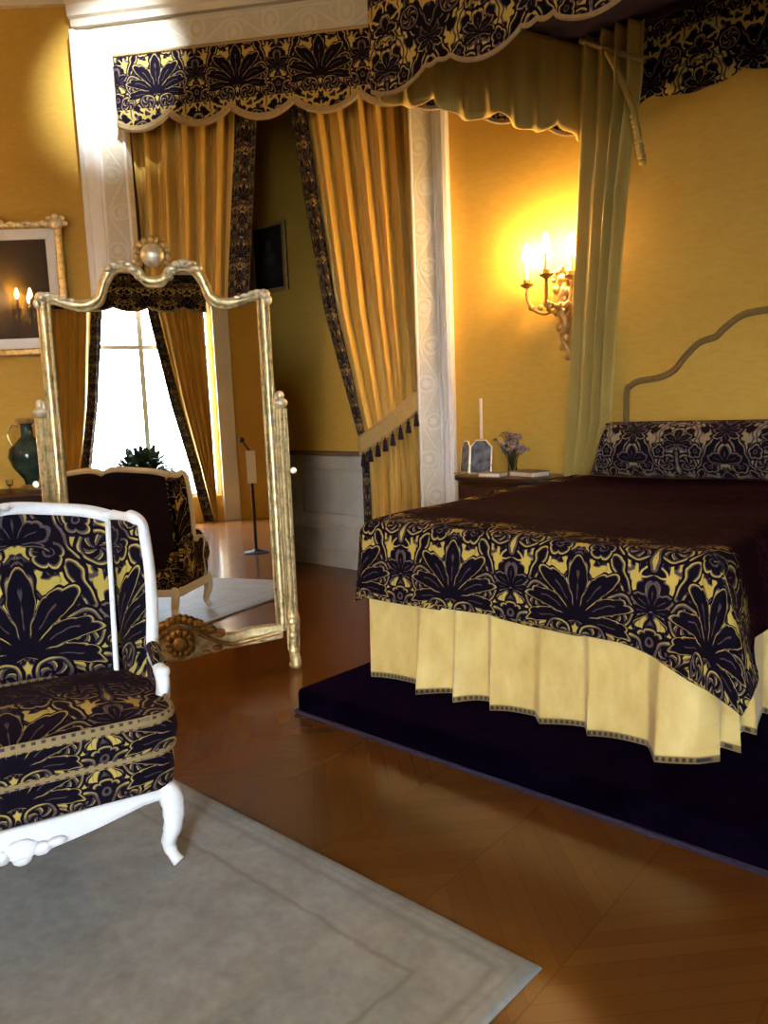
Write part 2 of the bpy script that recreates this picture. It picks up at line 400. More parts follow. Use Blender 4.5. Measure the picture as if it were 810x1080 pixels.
# ------------------------------------------------------------------ mesh helpers
class MB:
    def __init__(s): s.v, s.f, s.u, s.mi = [], [], [], []
    def add(s, vs, fs, us=None, mi=0):
        o = len(s.v); s.v += [tuple(p) for p in vs]; s.u += list(us) if us else [(p[0], p[2]) for p in vs]
        s.f += [tuple(i + o for i in f) for f in fs]; s.mi += [mi] * len(fs); return s
    def grid(s, fn, nu, nv, uv=None, mi=0, wrap=False):
        vs, us = [], []
        for j in range(nv + 1):
            for i in range(nu + 1):
                a, b = i / nu, j / nv; p = fn(a, b); vs.append(p); us.append(uv(a, b) if uv else (p[0], p[2]))
        n = nu + 1
        fs = [(j * n + i, j * n + i + 1, (j + 1) * n + i + 1, (j + 1) * n + i) for j in range(nv) for i in range(nu)]
        return s.add(vs, fs, us, mi)
    def box(s, x0, x1, y0, y1, z0, z1, mi=0):
        vs = [(x, y, z) for z in (z0, z1) for y in (y0, y1) for x in (x0, x1)]
        return s.add(vs, [(0, 2, 3, 1), (4, 5, 7, 6), (0, 1, 5, 4), (2, 6, 7, 3), (0, 4, 6, 2), (1, 3, 7, 5)], None, mi)
    def tube(s, pts, r, seg=8, closed=False, sq=(1, 1), up=None, ulen=True):
        pts = [Vector(p) for p in pts]; n = len(pts)
        rr = r if isinstance(r, (list, tuple)) else [r] * n
        T = []
        for i in range(n):
            a = pts[i - 1] if (i or closed) else pts[i]; b = pts[(i + 1) % n] if (i < n - 1 or closed) else pts[i]
            T.append((b - a).normalized())
        ref = Vector(up) if up else (Vector((0, 0, 1)) if abs(T[0].z) < .9 else Vector((0, 1, 0)))
        N = (ref - T[0] * ref.dot(T[0])).normalized()
        vs, us, L = [], [], 0
        for i in range(n):
            if i: L += (pts[i] - pts[i - 1]).length
            if up: N = (ref - T[i] * ref.dot(T[i])); N = N.normalized() if N.length > 1e-4 else Vector((0, 1, 0))
            else: N = (N - T[i] * N.dot(T[i])).normalized()
            B = T[i].cross(N)
            for k in range(seg):
                a = 2 * PI * k / seg
                vs.append(pts[i] + (N * cos(a) * sq[0] + B * sin(a) * sq[1]) * rr[i]); us.append((L, k / seg))
        fs = [(i * seg + k, i * seg + (k + 1) % seg, ((i + 1) % n) * seg + (k + 1) % seg, ((i + 1) % n) * seg + k)
              for i in range(n if closed else n - 1) for k in range(seg)]
        if not closed: fs += [tuple(range(seg))[::-1], tuple((n - 1) * seg + k for k in range(seg))]
        return s.add(vs, fs, us)
    def lathe(s, prof, seg=20, c=(0, 0, 0), axis='z', sx=1, sy=1):
        vs, us = [], []
        for j, (r, z) in enumerate(prof):
            for k in range(seg):
                a = 2 * PI * k / seg; p = (r * cos(a) * sx, r * sin(a) * sy, z)
                if axis == 'x': p = (z, r * cos(a) * sx, r * sin(a) * sy)
                if axis == 'y': p = (r * cos(a) * sx, z, r * sin(a) * sy)
                vs.append((p[0] + c[0], p[1] + c[1], p[2] + c[2])); us.append((k / seg, z))
        fs = [(j * seg + k, j * seg + (k + 1) % seg, (j + 1) * seg + (k + 1) % seg, (j + 1) * seg + k) for j in range(len(prof) - 1) for k in range(seg)]
        fs += [tuple(range(seg))[::-1], tuple((len(prof) - 1) * seg + k for k in range(seg))]
        return s.add(vs, fs, us)
    def ell(s, c, r, seg=12, n=7):
        vs = []; r = (r, r, r) if isinstance(r, (int, float)) else r
        return s.lathe([(max(1e-4, sin(PI * j / n)), -cos(PI * j / n)) for j in range(n + 1)], seg, (0, 0, 0)) if False else s._ell(c, r, seg, n)
    def _ell(s, c, r, seg, n):
        vs = []
        for j in range(n + 1):
            a = PI * j / n
            for k in range(seg):
                b = 2 * PI * k / seg
                vs.append((c[0] + r[0] * max(.001, sin(a)) * cos(b), c[1] + r[1] * max(.001, sin(a)) * sin(b), c[2] - r[2] * cos(a)))
        fs = [(j * seg + k, j * seg + (k + 1) % seg, (j + 1) * seg + (k + 1) % seg, (j + 1) * seg + k) for j in range(n) for k in range(seg)]
        return s.add(vs, fs)
    def prism(s, poly, y0, y1):
        """poly in x,z extruded along y"""
        n = len(poly)
        vs = [(x, y0, z) for x, z in poly] + [(x, y1, z) for x, z in poly]
        fs = [tuple(range(n)), tuple(range(2 * n - 1, n - 1, -1))] + [(i, i + n, (i + 1) % n + n, (i + 1) % n) for i in range(n)]
        return s.add(vs, fs)
    def build(s, name, mat, parent=None, bevel=0, solid=0, soff=0, smooth=True, subd=0, angle=40):
        me = bpy.data.meshes.new(name); me.from_pydata(s.v, [], s.f)
        l = me.uv_layers.new(name='UVMap')
        for lp in me.loops: l.data[lp.index].uv = s.u[lp.vertex_index]
        for m in (mat if isinstance(mat, (list, tuple)) else [mat]): me.materials.append(M[m])
        for p, mi in zip(me.polygons, s.mi): p.material_index = mi; p.use_smooth = smooth
        import bmesh
        bm = bmesh.new(); bm.from_mesh(me); bmesh.ops.recalc_face_normals(bm, faces=bm.faces); bm.to_mesh(me); bm.free()
        if smooth: me.set_sharp_from_angle(angle=math.radians(angle))
        me.update()
        o = bpy.data.objects.new(name, me); C.objects.link(o)
        if parent: o.parent = parent
        if solid:
            d = o.modifiers.new('thick', 'SOLIDIFY'); d.thickness = solid; d.offset = soff
        if bevel:
            d = o.modifiers.new('bev', 'BEVEL'); d.width = bevel; d.segments = 2; d.limit_method = 'ANGLE'; d.angle_limit = math.radians(40)
        if subd:
            d = o.modifiers.new('sub', 'SUBSURF'); d.levels = subd; d.render_levels = subd
        return o
def tag(o, label, cat, group=None, kind=None):
    o['label'] = label; o['category'] = cat
    if group: o['group'] = group
    if kind: o['kind'] = kind
    return o
def thing(name, label, cat, loc=(0, 0, 0), rz=0, group=None):
    o = bpy.data.objects.new(name, None); C.objects.link(o); o.location = loc; o.rotation_euler = (0, 0, rz)
    o.empty_display_size = .1
    return tag(o, label, cat, group)
def place(o, loc, rz): o.location = loc; o.rotation_euler = (0, 0, rz); return o
def struct(o): o['kind'] = 'structure'; return o
def copy_tree(o, parent=None):
    c = o.copy(); C.objects.link(c)
    if parent: c.parent = parent
    for ch in list(o.children): copy_tree(ch, c)
    return c
def spl(pts, n=8, closed=False):
    """Catmull-Rom through pts"""
    P = [Vector(p) for p in pts]; m = len(P); out = []
    for i in range(m if closed else m - 1):
        p0 = P[i - 1] if (i or closed) else P[0]; p1 = P[i]; p2 = P[(i + 1) % m]; p3 = P[(i + 2) % m] if (i + 2 < m or closed) else P[-1]
        for k in range(n):
            t = k / n
            out.append(.5 * ((2 * p1) + (p2 - p0) * t + (2 * p0 - 5 * p1 + 4 * p2 - p3) * t * t + (3 * p1 - p0 - 3 * p2 + p3) * t ** 3))
    if not closed: out.append(P[-1])
    return out
def lerp(a, b, t): return a + (b - a) * t
def curve1(pts):
    """piecewise linear, smoothed function z -> value from [(z, val)...] with z rising"""
    def f(z):
        if z <= pts[0][0]: return pts[0][1]
        for (a, va), (b, vb) in zip(pts, pts[1:]):
            if z <= b:
                t = (z - a) / (b - a); return lerp(va, vb, t)
        return pts[-1][1]
    return f

# ------------------------------------------------------------------ frames
A = math.radians(42.7)
ER = Vector((cos(A), -sin(A), 0)); EN = Vector((sin(A), cos(A), 0))
B0 = Vector((-.067, 3.924, 0)); RZB = -A                       # bed frame: x along the wall, y toward the wall
def Wb(u, v, z=0): return B0 + ER * u + EN * v + Vector((0, 0, z))
WALLV = 2.30
P0 = Vector((.611, 6.428, 0)); TH = math.radians(9.5); RZO = -TH   # opening frame: x to the right (x = -s), y away
DO = Vector((-cos(TH), sin(TH), 0)); NO = Vector((sin(TH), cos(TH), 0))
def Wo(s, y, z=0): return P0 + DO * s + NO * y + Vector((0, 0, z))
CEIL = 5.15; YW = -4.9; XW = -4.75; XE = 4.6
LW = Wo(3.0, 0)

# ------------------------------------------------------------------ setting
fl = struct(MB().box(XW - .3, XE + .3, YW - .3, 10, -.1, 0).build('floor', 'floor'))
ce = struct(MB().box(XW - .3, XE + .3, YW - .3, 10, CEIL, CEIL + .1).build('ceiling', 'ceiling'))
wb = struct(place(MB().box(-5.6, 5.2, WALLV, WALLV + .12, 0, CEIL).build('wall_back', 'wall'), B0, RZB))
wl = struct(MB().box(XW - .15, LW.x, LW.y, LW.y + .12, 0, CEIL).build('wall_left', 'wall'))
ww = struct(MB().box(XW - .15, XW, YW - .15, LW.y + .12, 0, CEIL).build('wall_west', 'wall'))
we = struct(MB().box(XE, XE + .15, YW - .15, 4, 0, CEIL).build('wall_right', 'bounce_cut'))
wa = struct(place(MB().box(-3.0, -2.88, .05, 2.6, 0, CEIL).build('wall_alcove', 'bounce_cut'), P0, RZO))
lint = struct(place(MB().box(-3.0, 0, .0, .10, 4.33, CEIL).build('wall_lintel', 'cream'), P0, RZO))
# window wall with two openings
WX = [(-1.66, .66)]; WZ0, WZ1 = .45, 3.95
m = MB()
xs = [XW - .15, WX[0][0], WX[0][1], XE + .15]
for i in range(0, 4, 2): m.box(xs[i], xs[i + 1], YW - .15, YW, 0, CEIL)
for a, b in WX: m.box(a, b, YW - .15, YW, 0, WZ0).box(a, b, YW - .15, YW, WZ1, CEIL)
struct(m.build('wall_front', 'wall'))
for i, (a, b) in enumerate(WX):
    m = MB(); w = .07
    m.box(a, b, YW - .12, YW - .03, WZ0, WZ0 + w).box(a, b, YW - .12, YW - .03, WZ1 - w, WZ1)
    m.box(a, a + w, YW - .12, YW - .03, WZ0 + w, WZ1 - w).box(b - w, b, YW - .12, YW - .03, WZ0 + w, WZ1 - w)
    c = (a + b) / 2; m.box(c - .04, c + .04, YW - .11, YW - .04, WZ0 + w, WZ1 - w)
    m.box(a + w, b - w, YW - .10, YW - .05, 2.95, 3.02)
    f = struct(m.build('window_%d' % (i + 1), 'white'))
    MB().box(a + w, b - w, YW - .08, YW - .075, WZ0 + w, WZ1 - w).build('window_pane', 'pane', f)
    ld = bpy.data.lights.new('window_daylight', 'AREA'); ld.shape = 'RECTANGLE'; ld.size = b - a - .1; ld.size_y = WZ1 - WZ0 - .1
    ld.cycles.is_portal = True
    lo = bpy.data.objects.new('window_daylight', ld); C.objects.link(lo); lo.location = (c, YW - .2, (WZ0 + WZ1) / 2); lo.rotation_euler = (PI / 2, 0, PI)
    # white casing round the window on the room side
    t = MB()
    t.box(a - .26, a - .02, YW, YW + .06, 0, WZ1 + .1).box(b + .02, b + .30, YW, YW + .06, 0, WZ1 + .1).box(a - .26, b + .30, YW, YW + .07, WZ1 + .1, WZ1 + .35)
    struct(t.build('trim_%d' % (i + 1), 'cream', bevel=.012))

# casings of the draped opening
def casing(name, s0, s1, white_outer_low):
    """s0..s1 along the opening; the plain white moulding on the low-s side when white_outer_low"""
    t = MB(); ztop = 4.33
    if white_outer_low: w0, w1, o0, o1 = s0, s0 + .105, s0 + .105, s1
    else: w0, w1, o0, o1 = s1 - .15, s1, s0, s1 - .15
    prof = [(w0, .03), (w0, -.10), (w0 + .02, -.125), (w0 + .05, -.12), (w0 + .06, -.095), (w1 - .03, -.09), (w1 - .01, -.07), (w1, -.04), (w1, .03)]
    if not white_outer_low: prof = [(w0 + w1 - p, y) for p, y in prof]
    n = len(prof)
    vs = [(-p, y, z) for z in (0, ztop + .22) for p, y in prof]
    t.add(vs, [(i, (i + 1) % n, n + (i + 1) % n, n + i) for i in range(n)] + [tuple(range(n)), tuple(range(2 * n - 1, n - 1, -1))])
    o = struct(place(t.build(name, 'white', angle=30), P0, RZO))
    q = MB(); d = o1 - o0
    q.grid(lambda a, b: (-(o0 + d * a), -.035, ztop * b), 1, 1, lambda a, b: (a, b * ztop))
    q.grid(lambda a, b: (-(o0 if not white_outer_low else o1), -.035 + .09 * a, ztop * b), 1, 1, lambda a, b: (.02, b * ztop))
    q.build('casing_panel', 'ornament', o)
    for e in (o0 + .008, o1 - .008):
        MB().tube([(-e, -.04, 0), (-e, -.04, ztop)], .012, 8).build('casing_bead', 'white', o)
    return o
casing('trim_3', 0.0, .30, True)
casing('trim_4', 2.62, 3.0, False)
# lintel: ornamented band, white mouldings, cornice
t = MB()
t.grid(lambda a, b: (-3.0 + 3.0 * a, -.035, 4.33 + .24 * b), 1, 1, lambda a, b: (b, a * 3.0))
lb = struct(place(t.build('trim_5', 'ornament'), P0, RZO))
def cornice(name, L, loc, rz, z0, mat='cream'):
    pr = [(0, 0), (-.05, 0), (-.06, .05), (-.10, .06), (-.11, .14), (-.16, .17), (-.24, .26), (-.26, .32), (-.26, CEIL - z0 - .001), (0, CEIL - z0 - .001)]
    n = len(pr); vs = [(x, y, z0 + z) for x in (0, L) for y, z in pr]
    t = MB().add(vs, [(i, (i + 1) % n, n + (i + 1) % n, n + i) for i in range(n)] + [tuple(range(n)), tuple(range(2 * n - 1, n - 1, -1))])
    return struct(place(t.build(name, mat, angle=25), loc, rz))
cornice('trim_6', 3.05, Wo(3.0, 0), RZO, 4.60)
cornice('trim_7', LW.x - XW, (XW, LW.y, 0), 0, 4.777)
cornice('trim_8', 6.0, Wb(-1.2, WALLV), RZB, 4.777)
# alcove wainscot: panel, rail, mouldings, baseboard
q = MB().box(-5.5, -1.32, WALLV - .03, WALLV, .16, 1.05)
wn = struct(place(q.build('trim_9', 'wainscot'), B0, RZB))
for a, b in ((-3.05, -1.95), (-4.5, -3.3)):
    for (z0, z1) in ((.50, .92),):
        MB().tube([(a, WALLV - .032, z0), (b, WALLV - .032, z0), (b, WALLV - .032, z1), (a, WALLV - .032, z1)], .014, 6, closed=True).build('panel_moulding', 'wainscot', wn)
MB().box(-5.5, -1.32, WALLV - .05, WALLV - .03, .36, .40).build('panel_moulding', 'wainscot', wn, bevel=.006)
MB().box(-5.5, -1.32, WALLV - .06, WALLV, 1.05, 1.09).build('chair_rail', 'railwood', wn, bevel=.008)
struct(place(MB().box(-5.5, -1.32, WALLV - .055, WALLV, 0, .17).build('baseboard_back', 'wainscot', bevel=.01), B0, RZB))
struct(MB().box(XW, LW.x, LW.y - .03, LW.y, 0, .2).build('baseboard_left', 'white', bevel=.01))

# ------------------------------------------------------------------ drapery
def cfold(t): return sin(2 * PI * t) + .4 * sin(4 * PI * t + .8) + .25 * sin(6 * PI * t * .77 + 2)
def drape_mb(Lf, Rf, z0, z1, nf, amp, y0=0, nx=90, nz=50, flat=1.3, ph=0.0, yf=None):
    mb = MB()
    def fn(a, b):
        z = lerp(z0, z1, b); w = a + .035 * sin(7 * a + ph * 3) * (a * (1 - a) * 4)
        x = lerp(Lf(z), Rf(z), a)
        am = amp(z) if callable(amp) else amp
        y = y0 + am * cfold(w * nf + ph + .12 * sin(z * 1.1 + a * 4)) + (yf(z) if yf else 0)
        return (x, y, z)
    return mb.grid(fn, nx, nz, lambda a, b: (a * flat, lerp(z0, z1, b)))
def scallop_z(s, p=.46, d=.10, step=True):
    t = (s / p) % 1.0
    z = -d * abs(sin(PI * t)) ** .75
    if step:
        if t < .16 or t > .84: z = -d * .33 - d * .14 * abs(sin(PI * ((t + .16) % 1) / .32 * 2)) 
        else: z = -d * (.42 + .58 * abs(sin(PI * (t - .16) / .68)) ** .7)
    return z
def pelmet(name_mat, path, zt, zb, drop, period, parent, name='pelmet_face', thick=.012, pleat=0.0, trim='tantrim', trim_r=.012, phase=0.0, step=True, vflip=False):
    """fabric hanging from path (list of (x, y)); scalloped hem with a braid tube"""
    P = [Vector((x, y, 0)) for x, y in path]; seg = []; L = 0
    for a, b in zip(P, P[1:]): seg.append((L, a, b)); L += (b - a).length
    def at(s):
        for l0, a, b in seg:
            d = (b - a).length
            if s <= l0 + d + 1e-6: return a + (b - a) * ((s - l0) / d), (b - a).normalized()
        return P[-1], (P[-1] - P[-2]).normalized()
    n = max(24, int(L / .018)); nz = 14
    def fn(a, b):
        s = a * L; p, T = at(s); N = Vector((T.y, -T.x, 0))
        bot = zb + scallop_z(s + phase, period, drop, step)
        z = lerp(bot, zt, b); off = pleat * sin(s * 2 * PI / .19 + .7 * sin(s * 3)) * (1 - b) if pleat else 0
        return (p.x + N.x * off, p.y + N.y * off, z)
    mb = MB().grid(fn, n, nz, lambda a, b: (a * L, fn(a, b)[2]))
    o = mb.build(name, name_mat, parent, solid=thick)
    if trim:
        pts = [fn(i / n, 0) for i in range(n + 1)]
        MB().tube(pts, trim_r, 6, sq=(1.5, .8), up=(0, 0, 1)).build('hem_braid', trim, o)
    return o

# --- the draped opening
tv = thing('drapery_valance', 'scalloped damask valance in purple and gold across the top of the curtained alcove', 'valance', P0, RZO)
pelmet('dam_val', [(-2.62, .0), (-2.62, -.13), (-.16, -.13)], 4.30, 3.86, .11, .51, tv, 'valance_face', phase=-.05, step=False, trim_r=.02)
MB().box(-2.62, -.16, -.13, 0, 4.29, 4.318).build('valance_board', 'velvet', tv)
MB().tube([(-2.62, -.14, 4.305), (-.16, -.14, 4.305)], .012, 8).build('top_braid', 'tantrim', tv)

tl = thing('curtain', 'gold curtain with dark damask edge hanging straight behind the tall mirror', 'curtain', P0, RZO, 'alcove curtains')
Lb = curve1([(0, 2.05), (1.2, 2.02), (2.52, 1.876), (3.7, 1.74), (4.3, 1.69)])
Lr = curve1([(0, 1.90), (1.2, 1.86), (2.52, 1.69), (3.7, 1.555), (4.3, 1.50)])
drape_mb(lambda z: -2.615, lambda z: -Lb(z), .02, 4.28, 5.5, .045, .10, flat=1.6).build('curtain_panel', 'drape', tl, solid=.006)
drape_mb(lambda z: -Lb(z), lambda z: -Lr(z), .02, 4.28, 1.2, .022, .085, nx=24, flat=.42, ph=.3).build('damask_border', 'dam_border', tl, solid=.008)

tr = thing('curtain', 'gold curtain with dark damask edge pulled back beside the bed', 'curtain', P0, RZO, 'alcove curtains')
zt = [0, .46, 1.15, 1.3, 1.8, 2.25, 3.0, 3.75, 4.3]
Rl = curve1(list(zip(zt, [.735, .735, .735, .765, .86, .955, 1.045, 1.125, 1.17])))
Rb = curve1(list(zip(zt, [.805, .805, .795, .83, .95, 1.055, 1.16, 1.255, 1.31])))
ampz = curve1([(0, .03), (.9, .026), (1.3, .016), (1.9, .03), (4.3, .045)])
bulge = curve1([(0, 0), (1.25, -.05), (2.2, -.02), (4.3, 0)])
drape_mb(lambda z: -Rl(z), lambda z: -.285, .02, 4.28, 5.5, ampz, .10, flat=1.3, ph=.15, yf=bulge, nz=70).build('curtain_panel', 'drape', tr, solid=.006)
drape_mb(lambda z: -Rb(z), lambda z: -Rl(z), .02, 4.28, 1.1, lambda z: .5 * ampz(z), .085, nx=20, flat=.40, ph=.2, yf=bulge, nz=70).build('damask_border', 'dam_border', tr, solid=.008)

tb = thing('curtain_tieback', 'olive gold tieback band with hanging tassels round the curtain by the bed', 'tieback', P0, RZO)
def tieband(a, b):
    s = lerp(.80, .27, a); zc = lerp(1.165, 1.545, a) - .02 * sin(PI * a); hh = lerp(.075, .085, a)
    return (-s, -.02 - .045 * sin(PI * min(1, max(0, a))) , zc - hh + 2 * hh * b)
MB().grid(tieband, 30, 6).build('band', 'goldtrim', tb, solid=.014)
for b in (0, 1): MB().tube([tieband(i / 30, b) for i in range(31)], .008, 6).build('band_edge', 'tantrim', tb)
for k in range(8):
    a = (k + .55) / 8.3; x, y, z = tieband(a, 0)
    ts = MB().lathe([(.004, z + .012), (.006, z - .012), (.017, z - .022), (.012, z - .036), (.016, z - .046), (.024, z - .105), (.018, z - .108)], 10, (x, y - .02, 0))
    ts.build('tassel', 'velvet', tb)

# picture inside the alcove
pa = thing('framed_picture', 'small dark picture in thin gilt frame on the shadowed alcove wall', 'picture', Wb(-3.37, WALLV), RZB)
MB().box(-.245, .245, -.025, -.004, 2.61, 3.24).build('backing', 'blackwood', pa)
MB().grid(lambda a, b: (-.21 + .42 * a, -.030, 2.65 + .55 * b), 1, 1, lambda a, b: (a, b)).build('canvas', 'study', pa)
for q in ([(-.25, 2.60), (.25, 2.60), (.21, 2.64), (-.21, 2.64)], [(-.25, 3.25), (-.21, 3.21), (.21, 3.21), (.25, 3.25)], [(-.25, 2.60), (-.21, 2.64), (-.21, 3.21), (-.25, 3.25)], [(.25, 2.60), (.25, 3.25), (.21, 3.21), (.21, 2.64)]):
    MB().prism(q, -.045, -.02).build('frame_rail', 'giltdark', pa, bevel=.006)

# ------------------------------------------------------------------ left wall: painting, console, vase
YL = LW.y
pt = thing('framed_painting', 'large dark portrait with pale mount in carved gilt frame at the left', 'painting', (-3.14, YL, 0), 0)
x0, x1, z0, z1 = -.58, .56, 2.03, 3.11
MB().box(x0 + .05, x1 - .05, -.04, -.005, z0 + .05, z1 - .05).build('backing', 'blackwood', pt)
def railset(par, x0, x1, z0, z1, w, y0, y1, name, mat, bev=.01):
    for q in ([(x0, z0), (x1, z0), (x1 - w, z0 + w), (x0 + w, z0 + w)], [(x0, z1), (x0 + w, z1 - w), (x1 - w, z1 - w), (x1, z1)],
              [(x0, z0), (x0 + w, z0 + w), (x0 + w, z1 - w), (x0, z1)], [(x1, z0), (x1, z1), (x1 - w, z1 - w), (x1 - w, z0 + w)]):
        MB().prism(q, y0, y1).build(name, mat, par, bevel=bev)
railset(pt, x0, x1, z0, z1, .055, -.09, -.02, 'frame_rail', 'gilt', .014)
railset(pt, x0 + .055, x1 - .055, z0 + .055, z1 - .055, .085, -.06, -.02, 'liner', 'paper', .004)
g_ = .14
MB().grid(lambda a, b: (lerp(x0 + g_, x1 - g_, a), -.045, lerp(z0 + g_, z1 - g_, b)), 1, 1, lambda a, b: (a, b)).build('canvas', 'portrait', pt)
m = MB()
for cx, cz in ((x1 - .03, z1 - .03), (x0 + .03, z1 - .03), (0, z1 - .0)):
    m.ell((cx, -.085, cz), (.065, .03, .05))
    for k in range(5):
        a = PI * k / 4; m.ell((cx + .075 * cos(a), -.09, cz + .06 * sin(a)), (.028, .02, .022), 8, 5)
for k in range(14):
    m.ell((lerp(x0 + .1, x1 - .1, (k + .5) / 14), -.085, z1 - .03 + .012 * (k % 2)), (.035, .02, .022), 8, 5)
m.build('corner_carving', 'giltbright', pt)

ct = thing('console_table', 'dark wooden console table under the painting by the mirror', 'table', (-3.35, YL - .32, 0), 0)
MB().box(-.75, .75, -.24, .27, .865, .905).build('table_top', 'wood', ct, bevel=.012)
MB().box(-.70, .70, -.20, .25, .74, .865).build('apron', 'wood', ct, bevel=.006)
for sx in (-1, 1):
    for sy in (-.17, .21):
        MB().tube(spl([(sx * .67, sy, .80), (sx * .70, sy, .62), (sx * .66, sy, .3), (sx * .69, sy, .0)], 6), [.04] * 6 + [.034] * 6 + [.024] * 7, 8).build('leg', 'wood', ct)
va = thing('vase', 'green blue porcelain vase with two handles on the console table', 'vase', (-2.965, YL - .20, .905), 0)
MB().lathe([(.075, .0), (.08, .02), (.05, .05), (.06, .09), (.135, .19), (.165, .28), (.150, .35), (.085, .41), (.05, .45), (.048, .54), (.07, .58), (.06, .582)], 24).build('body', 'porcelain', va)
MB().lathe([(.085, .0), (.09, .015), (.078, .03), (.06, .045)], 24).build('base', 'giltdark', va)
MB().lathe([(.062, .555), (.078, .575), (.078, .592), (.05, .60)], 24).build('rim', 'giltdark', va)
for s in (-1, 1):
    MB().tube(spl([(s * .05, 0, .53), (s * .12, 0, .55), (s * .165, 0, .47), (s * .135, 0, .37)], 6), .013, 8).build('handle', 'giltdark', va)
lab = ['small clear glass goblet on the console, nearer the frame edge', 'small clear glass goblet on the console, nearer the mirror']
for i, xx in enumerate((-3.16, -3.03)):
    if i == 0:
        gb = thing('goblet', lab[0], 'glass', (xx, YL - .47, .905), 0, 'goblets on the console')
        MB().lathe([(.03, 0), (.03, .006), (.006, .012), (.006, .05), (.024, .065), (.03, .11), (.026, .11), (.02, .07), (.002, .062)], 16).build('bowl', 'glass', gb)
    else:
        g2 = copy_tree(gb); g2.location = (xx, YL - .46, .905); g2['label'] = lab[1]

# ------------------------------------------------------------------ cheval mirror
ANG = math.radians(10.5); MD = Vector((cos(ANG), sin(ANG), 0)); m0 = Vector((-.60, 4.50, 0))
mc = m0 + MD * (-.59)
mr = thing('cheval_mirror', 'tall gilt cheval mirror with scrolled crest standing on the parquet', 'mirror', mc, ANG)
half = [(0, 2.205), (.05, 2.215), (.09, 2.265), (.15, 2.29), (.21, 2.275), (.255, 2.21), (.285, 2.13), (.33, 2.095), (.40, 2.085), (.48, 2.105), (.55, 2.125), (.575, 2.11)]
topc = [(-x, z) for x, z in half[::-1]][:-1] + half
tops = [(p.x, p.z) for p in spl([(x, 0, z) for x, z in topc], 5)]
botc = [(-.575, .245), (-.40, .235), (-.25, .215), (-.1, .27), (0, .30), (.1, .27), (.25, .215), (.40, .235), (.575, .245)]
bots = [(p.x, p.z) for p in spl([(x, 0, z) for x, z in botc], 5)]
GLY = -.001
poly = [(x * .97, z - .02) for x, z in tops] + [(x * .97, z + .015) for x, z in bots[::-1]]
MB().prism(poly, GLY, .008).build('glass', 'glassmirror', mr, smooth=False)
MB().prism([(x * .99, z - .01) for x, z in tops] + [(x * .99, z) for x, z in bots[::-1]], .0085, .03).build('back_board', 'wood', mr, smooth=False)
fr = mr
fm = MB()
fm.tube([(x, 0, z) for x, z in tops], .024, 10, sq=(1, 1.1), up=(0, -1, 0))
fm.tube([(x * .955, -.012, z - .028) for x, z in tops], .009, 8, up=(0, -1, 0))
for s in (-1, 1):
    fm.tube([(s * .575, 0, .23), (s * .575, 0, 2.12)], .024, 10)
    fm.tube([(s * .545, -.014, .25), (s * .545, -.014, 2.09)], .009, 8)
    fm.tube([(s * .597, -.014, .25), (s * .597, -.014, 2.10)], .008, 8)
fo = fm.build('frame', 'gilt', mr)
# ears and running acanthus on the crest
for s in (-1, 1):
    cm = MB()
    cm.ell((s * .578, -.01, 2.125), (.035, .03, .03)); cm.ell((s * .60, -.01, 2.095), (.022, .022, .028)); cm.ell((s * .545, -.015, 2.135), (.03, .022, .018))
    cm.ell((s * .515, -.02, 2.13), (.026, .016, .014), 8, 5); cm.ell((s * .475, -.02, 2.117), (.026, .016, .014), 8, 5); cm.ell((s * .435, -.02, 2.108), (.026, .016, .012), 8, 5)
    cm.build('corner_carving', 'giltbright', mr)
    cm = MB()
    sc = [(s * (.085 + .035 * cos(a) * (1 - a / 9)), -.018, 2.235 + .035 * sin(a) * (1 - a / 9)) for a in [PI * .1 + .45 * k for k in range(14)]]
    cm.tube(sc, [.014 - .0006 * k for k in range(14)], 8)
    for (x, z) in [(.10, 2.275), (.125, 2.30), (.16, 2.31), (.20, 2.30), (.23, 2.275)]:
        cm.ell((s * x, -.02, z - .01), (.028, .016, .018), 8, 5)
    cm.build('crest_scroll', 'giltbright', mr)
sh = MB().ell((0, -.02, 2.335), (.062, .04, .062), 16, 9)
sh.build('crest_medallion', 'giltbright', mr)
w = MB()
for k in range(11):
    a = PI * (-.15 + 1.3 * k / 10)
    w.ell((.082 * cos(a), -.005, 2.335 + .085 * sin(a)), (.022, .016, .022), 8, 5)
w.build('crest_shell', 'giltdark', mr)
# bottom rail with carving
bm_ = MB()
bm_.prism([(x, z + .03) for x, z in bots] + [(x, z) for x, z in [(.575, .185), (.42, .165), (.25, .15), (.12, .12), (0, .105), (-.12, .12), (-.25, .15), (-.42, .165), (-.575, .185)]], -.022, .03)
bo = bm_.build('bottom_rail', 'gilt', mr, bevel=.01)
k_ = MB()
for s in (-1, 1):
    k_.tube(spl([(s * .56, -.03, .225), (s * .40, -.035, .20), (s * .27, -.035, .185), (s * .15, -.04, .235), (s * .06, -.04, .29)], 6), .013, 8)
    for x, z in [(.13, .29), (.17, .27), (.10, .315), (.22, .245), (.20, .17), (.14, .145)]:
        k_.ell((s * x, -.03, z), (.03, .02, .018), 8, 5)
k_.build('rail_carving', 'giltdark', bo)
ca = MB()
for k in range(12):
    a = 2 * PI * k / 12; ca.ell((.062 * cos(a), -.045, .215 + .062 * sin(a)), (.024, .02, .024), 8, 5)
ca.ell((0, -.05, .215), (.045, .03, .045))
for k in range(7): ca.ell((-.09 + .03 * k, -.035, .315 + .035 * cos((k - 3) * .5)), (.02, .018, .02), 8, 5)
ca.build('cartouche', 'giltdark', mr)
TILT = math.radians(1.2); pv = Vector((0, 0, 1.15))
for o_ in mr.children:                          # the glass and its frame lean back a little between the posts
    o_.rotation_euler.x = -TILT; o_.location = pv - Matrix.Rotation(-TILT, 3, 'X') @ pv
